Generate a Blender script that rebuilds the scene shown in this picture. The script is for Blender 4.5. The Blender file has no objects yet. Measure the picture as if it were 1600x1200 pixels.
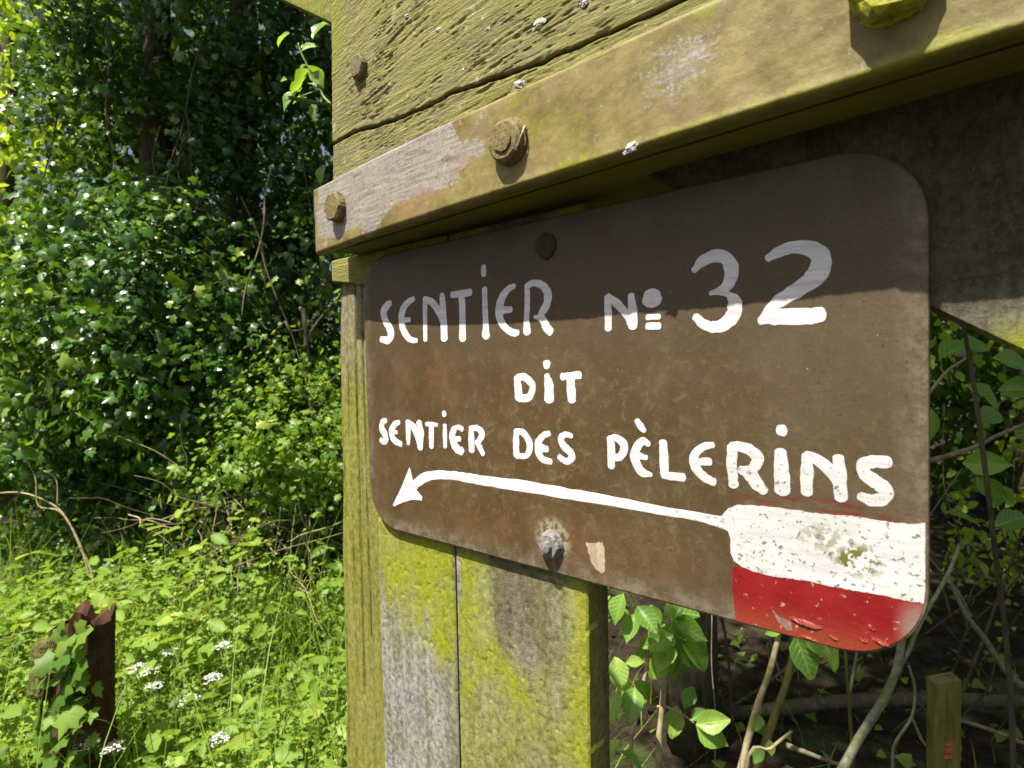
import bpy, math, random
import numpy as np
from mathutils import Vector, Matrix

# ------------------------------------------------------------------ camera, sky, sun, exposure
scn = bpy.context.scene
COL = scn.collection
CAM = np.array([0.38949, -0.26864, 0.02105])
RT = np.array([0.74459, 0.66703, -0.02562]); UP = np.array([-0.0058, 0.04484, 0.99898]); FW = np.array([-0.6675, 0.74368, -0.03726])
cd = bpy.data.cameras.new("camera"); cd.lens = 21.375; cd.sensor_width = 36.0; cd.clip_start = 0.01; cd.clip_end = 300
cam = bpy.data.objects.new("camera", cd); COL.objects.link(cam)
cam.matrix_world = Matrix(((RT[0], UP[0], -FW[0], CAM[0]), (RT[1], UP[1], -FW[1], CAM[1]), (RT[2], UP[2], -FW[2], CAM[2]), (0, 0, 0, 1)))
cd.dof.use_dof = True; cd.dof.focus_distance = 0.42; cd.dof.aperture_fstop = 20.0
scn.camera = cam
SUN_DIR = Vector((0.02, 1.0, -2.0)).normalized()          # direction the light travels
w = bpy.data.worlds.new("World"); scn.world = w; w.use_nodes = True
wn = w.node_tree; wn.nodes.clear()
sky = wn.nodes.new("ShaderNodeTexSky"); sky.sky_type = 'NISHITA'; sky.sun_disc = False
sky.dust_density = 4.0; sky.ozone_density = 0.3; sky.sun_elevation = math.radians(63.4); sky.sun_rotation = math.radians(181.0)
bgn = wn.nodes.new("ShaderNodeBackground"); bgn.inputs[1].default_value = 0.064
wo = wn.nodes.new("ShaderNodeOutputWorld")
wn.links.new(sky.outputs[0], bgn.inputs[0]); wn.links.new(bgn.outputs[0], wo.inputs[0])
sl = bpy.data.lights.new("sun", 'SUN'); sl.energy = 5.0; sl.angle = math.radians(0.5); sl.color = (1.0, 0.955, 0.88)
so = bpy.data.objects.new("sun", sl); COL.objects.link(so); so.location = (0, -4, 8)
so.rotation_euler = SUN_DIR.to_track_quat('-Z', 'Y').to_euler()
vs = scn.view_settings; vs.view_transform = 'Standard'; vs.look = 'None'; vs.exposure = 1.02; vs.gamma = 1.0; vs.use_curve_mapping = False
scn.cycles.max_bounces = 6; scn.cycles.transparent_max_bounces = 8

# ------------------------------------------------------------------ helpers
rng = np.random.default_rng(32)
GROUND = -1.2
def plot(side, out, z):
    """side = metres along the hedge line, out = metres away from the path"""
    return np.array([CAM[0] + .745 * side - .6675 * out, CAM[1] + .667 * side + .7437 * out, z])
def _hash(i, j, k, seed):
    h = (i * 374761393 + j * 668265263 + k * 2147483647 + seed * 974711) & 0xFFFFFFFF
    h = ((h ^ (h >> 13)) * 1274126177) & 0xFFFFFFFF
    return ((h ^ (h >> 16)) & 0xFFFF) / 65535.0
def vnoise(x, y, z, seed=0):
    x, y, z = np.broadcast_arrays(np.asarray(x, float), np.asarray(y, float), np.asarray(z, float))
    xi, yi, zi = np.floor(x).astype(np.int64), np.floor(y).astype(np.int64), np.floor(z).astype(np.int64)
    fx, fy, fz = x - xi, y - yi, z - zi
    fx, fy, fz = [t * t * (3 - 2 * t) for t in (fx, fy, fz)]
    r = 0
    for a in (0, 1):
        for b in (0, 1):
            for c in (0, 1):
                r = r + _hash(xi + a, yi + b, zi + c, seed) * (fx if a else 1 - fx) * (fy if b else 1 - fy) * (fz if c else 1 - fz)
    return r
def fbm(x, y, z=0., oct=4, seed=0):
    r = 0; a = .5; f = 1.
    for o in range(oct):
        r = r + a * vnoise(x * f, y * f, z * f if np.ndim(z) else z * f + o * 7.3, seed + o); a *= .5; f *= 2.03
    return r / (1 - .5 ** oct)
def sstep(a, b, x):
    t = np.clip((np.asarray(x, float) - a) / (b - a), 0, 1); return t * t * (3 - 2 * t)
def mesh_np(name, V, F=None, tris=None, attrs=None, smooth=False):
    me = bpy.data.meshes.new(name)
    V = np.asarray(V, np.float32)
    if tris is not None:
        T = np.asarray(tris, np.int32)
        me.vertices.add(len(V)); me.vertices.foreach_set("co", V.ravel())
        k = T.shape[1]
        me.loops.add(T.size); me.loops.foreach_set("vertex_index", T.ravel())
        me.polygons.add(len(T)); me.polygons.foreach_set("loop_start", np.arange(0, T.size, k, dtype=np.int32))
        me.update(calc_edges=True)
    else:
        me.from_pydata([tuple(map(float, v)) for v in V], [], F)
    for an, av in (attrs or {}).items():
        at = me.attributes.new(an, 'FLOAT', 'POINT'); at.data.foreach_set("value", np.asarray(av, np.float32))
    if smooth:
        me.polygons.foreach_set("use_smooth", np.ones(len(me.polygons), bool))
    me.validate(); me.update()
    return me
def obj(name, me, mat=None, parent=None, loc=None):
    o = bpy.data.objects.new(name, me); COL.objects.link(o)
    if mat is not None and me is not None and not me.materials: me.materials.append(mat)
    if parent is not None: o.parent = parent
    if loc is not None: o.location = loc
    return o
def tag(o, label=None, cat=None, group=None, kind=None):
    for k, v in (("label", label), ("category", cat), ("group", group), ("kind", kind)):
        if v: o[k] = v
    return o
def thing(name, label, cat, loc=(0, 0, 0), group=None):
    o = bpy.data.objects.new(name, None); COL.objects.link(o); o.location = loc; o.empty_display_size = .05
    return tag(o, label, cat, group)
def tube(pts, rad, sides=6, wob=0.0, seed=0, res=1):
    P = np.asarray(pts, float); rad = np.broadcast_to(np.asarray(rad, float), (len(P),)).copy()
    if res > 1:
        P, rad = resample(P, rad, res)
    n = len(P); t = np.gradient(P, axis=0); t /= np.linalg.norm(t, axis=1)[:, None] + 1e-9
    ref = np.array([.31, .17, .93]) if abs(t[0] @ np.array([.31, .17, .93])) < .9 else np.array([1., 0, 0])
    a = np.cross(t, ref); a /= np.linalg.norm(a, axis=1)[:, None]; b = np.cross(t, a)
    ang = np.arange(sides) / sides * 2 * np.pi
    r = rad[:, None] * np.ones(sides)
    if wob: r = r * (1 + wob * (np.random.default_rng(seed).random((n, sides)) - .5) * 2)
    V = (P[:, None, :] + r[..., None] * (np.cos(ang)[None, :, None] * a[:, None, :] + np.sin(ang)[None, :, None] * b[:, None, :])).reshape(-1, 3)
    F = []
    for i in range(n - 1):
        for j in range(sides):
            k = (j + 1) % sides
            F.append((i * sides + j, i * sides + k, (i + 1) * sides + k, (i + 1) * sides + j))
    F.append(tuple(range(sides))[::-1]); F.append(tuple((n - 1) * sides + j for j in range(sides)))
    return V, F
def resample(P, W, k):
    """Catmull-Rom through control points, k samples per span"""
    P = np.asarray(P, float); W = np.asarray(W, float)
    Q = np.vstack([2 * P[0] - P[1], P, 2 * P[-1] - P[-2]]); oP = []; oW = []
    for i in range(len(P) - 1):
        p0, p1, p2, p3 = Q[i:i + 4]
        for s in np.arange(k) / k:
            oP.append(.5 * ((2 * p1) + (p2 - p0) * s + (2 * p0 - 5 * p1 + 4 * p2 - p3) * s * s + (3 * p1 - p0 - 3 * p2 + p3) * s ** 3))
            u = s * s * (3 - 2 * s); oW.append(W[i] * (1 - u) + W[i + 1] * u)
    oP.append(P[-1]); oW.append(W[-1])
    return np.array(oP), np.array(oW)
def join(parts):
    V = []; F = []; n = 0
    for v, f in parts:
        V.append(np.asarray(v, float)); F += [tuple(i + n for i in q) for q in f]; n += len(v)
    return np.vstack(V), F

# ------------------------------------------------------------------ materials
class NT:
    def __init__(s, name, rough=.7, spec=.3):
        s.m = bpy.data.materials.new(name); s.m.use_nodes = True; s.t = s.m.node_tree
        s.t.nodes.clear(); s.out = s.n("ShaderNodeOutputMaterial"); s.p = s.n("ShaderNodeBsdfPrincipled")
        s.t.links.new(s.p.outputs[0], s.out.inputs[0])
        s.p.inputs["Roughness"].default_value = rough; s.p.inputs["Specular IOR Level"].default_value = spec
        s.tc = s.n("ShaderNodeTexCoord")
    def n(s, k): return s.t.nodes.new(k)
    def l(s, a, b): s.t.links.new(a, b)
    def val(s, sock, v):
        if hasattr(v, "is_linked"): s.l(v, sock)
        elif isinstance(v, (tuple, list)): sock.default_value = (*v, 1) if len(v) == 3 and sock.type == 'RGBA' else v
        else: sock.default_value = v
    def attr(s, a):
        n = s.n("ShaderNodeAttribute"); n.attribute_name = a; return n.outputs["Fac"]
    def noise(s, scale, detail=4, rough=.55, stretch=None, off=(0, 0, 0), dist=0.):
        mp = s.n("ShaderNodeMapping"); s.l(s.tc.outputs["Object"], mp.inputs[0])
        if stretch: mp.inputs["Scale"].default_value = stretch
        mp.inputs["Location"].default_value = off
        n = s.n("ShaderNodeTexNoise"); n.inputs["Scale"].default_value = scale; n.inputs["Detail"].default_value = detail
        n.inputs["Roughness"].default_value = rough; n.inputs["Distortion"].default_value = dist
        s.l(mp.outputs[0], n.inputs["Vector"]); return n.outputs["Fac"]
    def ramp(s, v, a, b, lo=0., hi=1.):
        n = s.n("ShaderNodeMapRange"); n.interpolation_type = 'SMOOTHSTEP'
        s.val(n.inputs[0], v); n.inputs[1].default_value = a; n.inputs[2].default_value = b; n.inputs[3].default_value = lo; n.inputs[4].default_value = hi
        return n.outputs[0]
    def math(s, op, a, b=0.):
        n = s.n("ShaderNodeMath"); n.operation = op; s.val(n.inputs[0], a); s.val(n.inputs[1], b); return n.outputs[0]
    def mix(s, f, a, b):
        n = s.n("ShaderNodeMix"); n.data_type = 'RGBA'
        s.val(n.inputs[0], f); s.val(n.inputs[6], a); s.val(n.inputs[7], b); return n.outputs[2]
    def dist(s, c, sx=1., sz=1.):
        mp = s.n("ShaderNodeMapping"); s.l(s.tc.outputs["Object"], mp.inputs[0]); mp.inputs["Scale"].default_value = (sx, 0, sz)
        mp.inputs["Location"].default_value = (-c[0] * sx, 0, -c[1] * sz)
        n = s.n("ShaderNodeVectorMath"); n.operation = 'LENGTH'; s.l(mp.outputs[0], n.inputs[0]); return n.outputs["Value"]
    def sep(s):
        n = s.n("ShaderNodeSeparateXYZ"); s.l(s.tc.outputs["Object"], n.inputs[0]); return n.outputs
    def col(s, c): s.val(s.p.inputs["Base Color"], c); return s
    def rough(s, v): s.val(s.p.inputs["Roughness"], v); return s
    def bump(s, h, strength=.5, dist=.001):
        n = s.n("ShaderNodeBump"); n.inputs["Strength"].default_value = strength; n.inputs["Distance"].default_value = dist
        s.l(h, n.inputs["Height"]); s.l(n.outputs[0], s.p.inputs["Normal"]); return s

def m_board():
    s = NT("weathered_board", .85, .2)
    moss = s.attr("moss"); tone = s.attr("tone"); alg = s.attr("algae"); fl = s.attr("fleck")
    g = s.noise(120, 6, .65, (1.3, 1.3, .12)); f = s.noise(900, 4, .7); f2 = s.noise(420, 4, .7, off=(3, 1, 2)); gr = s.noise(260, 6, .75, (1, 1, .8), off=(4, 2, 9))
    gg = s.math('ADD', s.math('MULTIPLY', g, .3), s.math('MULTIPLY', gr, .7))
    grey = s.mix(s.ramp(gg, .36, .64), (.12, .11, .085), (.40, .375, .345))
    brown = s.mix(s.ramp(gg, .34, .66), (.055, .042, .033), (.135, .108, .092)); brown = s.mix(s.attr('dark'), brown, s.mix(gg, (.011, .008, .006), (.034, .026, .021)))  # dark attribute paints shade into the brown
    c = s.mix(tone, grey, brown)
    c = s.mix(s.ramp(f2, .60, .70, 0, .65), c, (.035, .032, .022))
    c = s.mix(alg, c, s.mix(s.ramp(gg, .35, .65), (.105, .105, .012), (.265, .250, .048)))
    c = s.mix(s.math('MULTIPLY', s.ramp(f, .60, .68), s.ramp(fl, 0, 1, .18, .95)), c, (.52, .50, .30))
    mc = s.mix(s.ramp(s.math('ADD', s.math('MULTIPLY', f, .5), s.math('MULTIPLY', gr, .5)), .33, .67), (.145, .165, .008), (.32, .335, .018))
    mm = s.ramp(s.math('ADD', moss, s.math('MULTIPLY', s.math('SUBTRACT', s.math('ADD', s.math('MULTIPLY', f2, .5), s.math('MULTIPLY', gr, .5)), .5), s.ramp(moss, 0, .12, 0, 1.0))), .12, .98)
    c = s.mix(mm, c, mc)
    s.col(c)
    return s.bump(s.math('ADD', s.math('MULTIPLY', f, 1.2), s.math('ADD', f2, s.math('MULTIPLY', gr, .4))), .5, .0008).m
def m_beam():
    s = NT("olive_beam_wood", .85, .2)
    moss = s.attr("moss"); hgt = s.attr("groove")
    g = s.noise(230, 6, .7, (.10, 1, 2.2)); f = s.noise(800, 4, .7); b = s.noise(14, 3, .6)
    c = s.mix(s.ramp(g, .3, .7), (.165, .148, .048), (.34, .31, .12))
    c = s.mix(s.math('MULTIPLY', s.ramp(b, .45, .7), .6), c, (.19, .19, .065))
    c = s.mix(s.math('MULTIPLY', s.ramp(s.noise(150, 4, .6, off=(5, 5, 5)), .62, .7), .65), c, (.52, .49, .38))
    c = s.mix(s.ramp(s.noise(26, 5, .7, (.25, 1, 2.4), off=(1, 2, 7)), .48, .68, 0, .6), c, (.205, .175, .105))
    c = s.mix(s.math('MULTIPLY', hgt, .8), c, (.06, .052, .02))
    c = s.mix(moss, c, s.mix(f, (.19, .20, .02), (.34, .33, .04)))
    s.col(c)
    return s.bump(s.math('ADD', g, s.math('ADD', s.math('MULTIPLY', f, .6), s.noise(520, 5, .7, (.2, 1, 1.8)))), .9, .0013).m
def m_bar():
    s = NT("rusted_strap_iron", .55, .4)
    grey = s.attr("grey"); rust = s.attr("rust"); moss = s.attr("moss")
    b = s.noise(55, 5, .6); f = s.noise(500, 5, .7); st = s.noise(190, 5, .7, (.6, 1, 1.5))
    c = s.mix(s.ramp(b, .35, .65), (.145, .110, .024), (.245, .200, .062))
    c = s.mix(s.math('MULTIPLY', s.ramp(s.noise(30, 4, .6, off=(3, 2, 1)), .5, .68), .8), c, (.225, .155, .085))
    gm = s.ramp(s.math('ADD', grey, s.math('MULTIPLY', s.math('SUBTRACT', s.math('ADD', s.math('MULTIPLY', st, .5), s.math('MULTIPLY', f, .5)), .5), 1.9)), .36, .64)
    br = s.noise(420, 5, .75, (.07, 1, 1.6), off=(5, 3, 2))
    c = s.mix(gm, c, s.mix(s.ramp(s.math('ADD', s.math('MULTIPLY', br, .6), s.math('MULTIPLY', f, .4)), .36, .64), (.165, .14, .105), (.36, .325, .275)))
    rm = s.ramp(s.math('ADD', rust, s.math('MULTIPLY', s.math('SUBTRACT', s.math('ADD', s.math('MULTIPLY', b, .5), s.math('MULTIPLY', st, .5)), .5), 1.6)), .3, .95)
    c = s.mix(s.math('MULTIPLY', rm, .5), c, (.23, .13, .05))
    mm = s.ramp(s.math('ADD', moss, s.math('MULTIPLY', s.math('SUBTRACT', s.math('ADD', s.math('MULTIPLY', f, .5), s.math('MULTIPLY', st, .5)), .5), 1.6)), .35, .95)
    c = s.mix(mm, c, s.mix(f, (.12, .12, .006), (.29, .275, .02)))
    c = s.mix(s.ramp(s.noise(330, 5, .75, off=(6, 6, 1)), .56, .68, 0, .55), c, (.115, .082, .03))
    c = s.mix(s.ramp(s.noise(260, 5, .75, (1, 1, .5), off=(2, 9, 4)), .58, .70, 0, .5), c, (.38, .33, .20))
    c = s.mix(s.math('MULTIPLY', s.ramp(f, .66, .74), .6), c, (.10, .075, .04))
    s.col(c)
    sc = s.ramp(s.noise(700, 3, .6, (.08, 1, 1.2), off=(2, 6, 1)), .66, .72)
    s.col(s.mix(s.math('MULTIPLY', sc, .5), c, (.42, .38, .28)))
    return s.bump(s.math('ADD', f, s.math('ADD', s.math('MULTIPLY', st, .6), s.ramp(s.noise(240, 4, .7, off=(8, 1, 1)), .35, .55, 0, .35))), .28, .0005).m
def m_bolt(name, a, b, c3):
    s = NT(name, .7, .35)
    f = s.noise(420, 5, .7); c = s.mix(s.ramp(f, .3, .6), a, b); c = s.mix(s.ramp(s.noise(170, 3, .6), .55, .7), c, c3); s.col(c)
    return s.bump(f, .8, .0008).m
def m_plate():
    s = NT("brown_sign_paint", .45, .32)
    X = s.sep()
    big = s.noise(9, 5, .6); mid = s.noise(38, 6, .7, off=(2, 0, 1)); f = s.noise(520, 4, .75); sp = s.noise(620, 3, .6, off=(7, 0, 3)); gr = s.noise(150, 6, .75, off=(3, 3, 8), dist=.6)
    c = s.mix(s.ramp(big, .35, .65), (.066, .039, .014), (.086, .054, .022))
    c = s.mix(s.math('MULTIPLY', s.ramp(mid, .42, .68), .6), c, (.108, .075, .035))
    right = s.ramp(X[0], .14, .36)
    c = s.mix(s.math('MULTIPLY', right, s.ramp(big, .3, .6, .35, .75)), c, (.090, .070, .038))
    top = s.ramp(X[2], .0, .06)
    c = s.mix(s.math('MULTIPLY', top, .35), c, (.084, .066, .041))
    r1 = s.ramp(s.dist((.075, .012), 1, 1.6), .004, .05, 1, 0); r2 = s.ramp(s.dist((.13, -.078), .5, 2.), .0, .05, 1, 0); r3 = s.ramp(s.dist((.22, -.08), .8, 2), 0, .05, 1, 0)
    rr = s.math('MULTIPLY', s.math('ADD', s.math('ADD', r1, r2), r3), s.ramp(mid, .38, .66, .05, .7))
    c = s.mix(rr, c, (.155, .07, .03))
    grime = s.ramp(s.dist((.19, -.035), .45, 1.), .02, .09, 1, .25)
    c = s.mix(s.math('MULTIPLY', grime, s.ramp(gr, .50, .66, 0, .55)), c, (.19, .135, .062))
    c = s.mix(s.math('MULTIPLY', grime, s.ramp(s.noise(95, 5, .75, off=(5, 1, 6)), .52, .68, 0, .6)), c, (.070, .045, .018))
    edge = s.math('ADD', s.ramp(X[2], -.084, -.100, 0, 1), s.math('ADD', s.ramp(X[0], .340, .354, 0, .8), s.ramp(X[0], .012, .001, 0, .7)))
    c = s.mix(s.math('MULTIPLY', edge, s.ramp(s.noise(120, 5, .7), .4, .65, .1, .8)), c, (.215, .185, .13))
    c = s.mix(s.math('MULTIPLY', s.ramp(f, .58, .70), .5), c, (.215, .15, .07))
    c = s.mix(s.ramp(sp, .61, .68, 0, .8), c, (.040, .026, .014))
    c = s.mix(s.ramp(s.noise(300, 2, .5, off=(1, 8, 5)), .76, .79), c, (.45, .38, .26))
    c = s.mix(s.math('MULTIPLY', s.ramp(s.dist((.318, -.042), .25, 2.2), .004, .012, 1, 0), s.ramp(s.noise(300, 4, .6, (.2, 1, 1)), .45, .6)), c, (.13, .025, .017))
    lich = s.math('MULTIPLY', s.ramp(s.dist((.1765, -.081), 1, 1), .009, .015, 1, 0), s.ramp(s.noise(260, 3, .6, off=(1, 4, 2)), .40, .56))
    c = s.mix(lich, c, (.25, .24, .15))
    s.col(c); s.rough(s.ramp(mid, .3, .7, .34, .58))
    return s.bump(s.math('ADD', s.math('MULTIPLY', f, .6), s.math('ADD', gr, s.math('MULTIPLY', lich, 1.5))), .22, .0007).m
def m_white():
    s = NT("white_sign_paint", .45, .4)
    st = s.noise(110, 6, .7, (.3, 1, 2.6)); f = s.noise(400, 4, .65); X = s.sep()
    c = s.mix(s.ramp(st, .3, .7), (.50, .48, .48), (.76, .745, .74))
    c = s.mix(s.ramp(s.noise(130, 5, .7, (.5, 1, 2.2), off=(2, 5, 2)), .60, .74, 0, .38), c, (.36, .31, .25))
    low = s.math('MULTIPLY', s.ramp(X[0], .20, .30), s.ramp(X[2], -.012, -.035))
    c = s.mix(s.math('MULTIPLY', low, s.ramp(s.noise(22, 4, .6), .30, .65, .15, .65)), c, (.46, .455, .40))
    c = s.mix(s.math('MULTIPLY', low, s.ramp(f, .575, .64, 0, .85)), c, (.10, .095, .045))
    clump = s.math('ADD', s.ramp(s.dist((.333, -.061)), .002, .010, 1, 0), s.math('ADD', s.ramp(s.dist((.327, -.063)), .001, .007, 1, 0), s.ramp(s.dist((.318, -.055), .6, 1), 0, .010, .7, 0)))
    c = s.mix(s.math('MULTIPLY', clump, s.ramp(s.noise(330, 3, .6, off=(9, 2, 1)), .47, .56)), c, (.13, .13, .025))
    s.col(c)
    return s.bump(s.math('ADD', st, s.math('MULTIPLY', f, .4)), .3, .0006).m
def m_red():
    s = NT("red_sign_paint", .4, .45)
    X = s.sep(); f = s.noise(330, 4, .65); b = s.noise(40, 4, .6)
    c = s.mix(s.ramp(b, .3, .7), (.185, .006, .008), (.25, .014, .013))
    low = s.ramp(s.math('ADD', X[2], s.math('MULTIPLY', s.math('SUBTRACT', b, .5), .02)), -.086, -.100)
    c = s.mix(s.math('MULTIPLY', low, .35), c, (.24, .10, .03))
    c = s.mix(s.math('MULTIPLY', s.ramp(s.noise(25, 4, .6, off=(4, 0, 4)), .55, .7), .6), c, (.28, .20, .05))
    tip = s.ramp(s.dist((.351, -.084), 1.3, .8), .002, .012, 1, 0)
    c = s.mix(s.math('MULTIPLY', tip, .75), c, (.26, .20, .15))
    c = s.mix(s.math('MULTIPLY', s.ramp(f, .63, .67), .8), c, (.50, .30, .17))
    s.col(c)
    return s.bump(s.math('ADD', f, b), .35, .0008).m
def m_simple(name, a, b, scale=60, rough=.8, spec=.25, stretch=None, bump=.4, bd=.002, c3=None):
    s = NT(name, rough, spec); f = s.noise(scale, 5, .65, stretch); c = s.mix(s.ramp(f, .3, .7), a, b)
    if c3: c = s.mix(s.ramp(s.noise(scale * .4, 4, .6, off=(3, 7, 1)), .5, .65), c, c3)
    s.col(c); return s.bump(f, bump, bd).m
def m_leaf(name, dark, mid, young, trans, rough=.38, spec=.5, tf=.28, veins=False):
    s = NT(name, rough, spec); t = s.attr("tint")
    c = s.mix(s.ramp(t, 0., .75), dark, mid); c = s.mix(s.ramp(t, .78, 1.), c, young)
    v = s.noise(55, 3, .6); c = s.mix(s.math('MULTIPLY', s.ramp(v, .45, .75), .35), c, mid)
    if veins:                                   # pale midrib and side veins, browned spots
        X = s.sep(); ax_ = s.math('ABSOLUTE', X[0])
        vn = s.ramp(s.math('SINE', s.math('MULTIPLY', s.math('SUBTRACT', X[1], s.math('MULTIPLY', ax_, .9)), 44.)), .80, 1., 0, .45)
        mid_ = s.ramp(ax_, .022, .006, 0, .7)
        c = s.mix(s.math('MAXIMUM', vn, mid_), c, tuple(min(1, q * 1.7 + .03) for q in mid))
        c = s.mix(s.ramp(s.noise(6, 4, .7, off=(3, 1, 0)), .66, .72, 0, .6), c, (.20, .14, .04))
        s.bump(s.math('MULTIPLY', s.math('MAXIMUM', vn, mid_), -1.), .35, .02)
    s.col(c)
    tr = s.n("ShaderNodeBsdfTranslucent"); s.val(tr.inputs[0], s.mix(s.ramp(t, .3, 1.), trans, tuple(min(1, x * 1.35) for x in trans)))
    mx = s.n("ShaderNodeMixShader"); mx.inputs[0].default_value = tf
    s.l(s.p.outputs[0], mx.inputs[1]); s.l(tr.outputs[0], mx.inputs[2]); s.l(mx.outputs[0], s.out.inputs[0])
    return s.m
M = dict(board=m_board(), beam=m_beam(), bar=m_bar(), plate=m_plate(), white=m_white(), red=m_red(),
    bolt=m_bolt("mossy_bolt_iron", (.085, .055, .022), (.20, .155, .055), (.16, .155, .025)),
    bolt_moss=m_bolt("moss_capped_bolt", (.22, .21, .02), (.42, .42, .03), (.16, .12, .02)),
    bolt_zinc=m_bolt("zinc_nut", (.10, .09, .085), (.24, .22, .21), (.07, .06, .055)),
    bolt_small=m_bolt("weathered_bolt", (.085, .07, .03), (.19, .165, .075), (.06, .05, .02)),
    bolt_dark=m_bolt("rust_bolt", (.035, .022, .012), (.06, .038, .02), (.03, .02, .012)),
    pale=m_simple("pale_scratched_paint", (.28, .21, .12), (.50, .42, .30), 220, .7, .2, (1, 1, .3)),
    bare=m_simple("bare_primer", (.20, .11, .085), (.30, .19, .15), 200, .7),
    lichen=m_simple("white_lichen", (.42, .42, .36), (.72, .72, .66), 900, .9, .1, None, .9, .002),
    soil=m_simple("leaf_litter_soil", (.012, .009, .006), (.040, .030, .018), 14, .95, .1, None, .8, .03, (.05, .06, .02)),
    bark=m_simple("bark", (.045, .036, .022), (.12, .10, .065), 45, .9, .15, (1, 1, .3), .8, .006, (.075, .085, .03)),
    twig=m_simple("dry_twig", (.15, .115, .065), (.33, .27, .17), 60, .8, .2, None, .3, .001),
    pale_twig=m_simple("sunbleached_stem", (.27, .21, .11), (.46, .38, .23), 60, .75, .2, None, .3, .001, (.17, .17, .06)),
    lichen_twig=m_simple("lichened_branch", (.12, .12, .075), (.27, .27, .18), 70, .85, .15, None, .4, .002, (.15, .18, .05)),
    stem=m_simple("green_stem", (.12, .17, .04), (.22, .27, .07), 60, .6, .3),
    rot=m_simple("rotten_red_wood", (.018, .011, .007), (.115, .05, .022), 22, .85, .2, (1, 1, .35), .9, .008, (.085, .065, .04)),
    moss=m_simple("cushion_moss", (.045, .05, .012), (.17, .165, .05), 90, .95, .1, None, .9, .008),
    stake=m_simple("greened_stake_wood", (.09, .085, .02), (.20, .19, .055), 40, .85, .2, (1, 1, .2), .5, .003),
    orange=m_simple("faded_orange_paint", (.28, .085, .02), (.40, .14, .04), 80, .7),
    petal=m_leaf("white_petal", (.62, .64, .58), (.75, .76, .70), (.8, .8, .76), (.6, .62, .5), .6, .2, .25),
    ivy=m_leaf("ivy_leaf", (.010, .030, .007), (.066, .150, .020), (.24, .32, .035), (.18, .36, .02), .28, .6, .20),
    bush=m_leaf("hedge_leaf", (.06, .13, .016), (.15, .25, .03), (.32, .39, .05), (.38, .56, .03), .42, .35, .34),
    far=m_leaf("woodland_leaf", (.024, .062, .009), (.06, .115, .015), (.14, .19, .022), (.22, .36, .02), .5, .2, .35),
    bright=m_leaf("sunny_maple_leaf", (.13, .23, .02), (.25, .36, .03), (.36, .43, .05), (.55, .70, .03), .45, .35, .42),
    fresh=m_leaf("fresh_shrub_leaf", (.09, .20, .025), (.17, .30, .04), (.26, .36, .06), (.42, .66, .03), .36, .5, .33, True),
    herb=m_leaf("herb_leaf", (.06, .135, .016), (.165, .265, .03), (.30, .36, .05), (.36, .50, .035), .5, .3, .32),
    grass=m_leaf("grass_blade", (.09, .165, .02), (.21, .29, .035), (.46, .44, .15), (.46, .60, .05), .5, .3, .32))

# ------------------------------------------------------------------ ground
def ground_z(x, y):
    s = (np.asarray(x) - CAM[0]) * .745 + (np.asarray(y) - CAM[1]) * .667; o = -(np.asarray(x) - CAM[0]) * .6675 + (np.asarray(y) - CAM[1]) * .7437
    return GROUND + .10 * (fbm(np.asarray(x) * .6, np.asarray(y) * .6, 0., 3, 5) - .5) + .16 * sstep(1.6, 3.4, o) * sstep(.6, -.8, s) - .10 * sstep(.2, 1.5, s)
ax = np.concatenate([[-120, -60, -30, -16], np.linspace(-9, 7, 81), [14, 30, 60, 120]])
gx, gy = np.meshgrid(ax, ax, indexing='ij'); n = len(ax)
GV = np.c_[gx.ravel(), gy.ravel(), ground_z(gx, gy).ravel()]
idx = np.arange(n * n).reshape(n, n)
tag(obj("ground", mesh_np("ground", GV, tris=np.stack([idx[:-1, :-1], idx[1:, :-1], idx[1:, 1:], idx[:-1, 1:]], -1).reshape(-1, 4), smooth=True), M['soil']), kind="structure")

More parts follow.
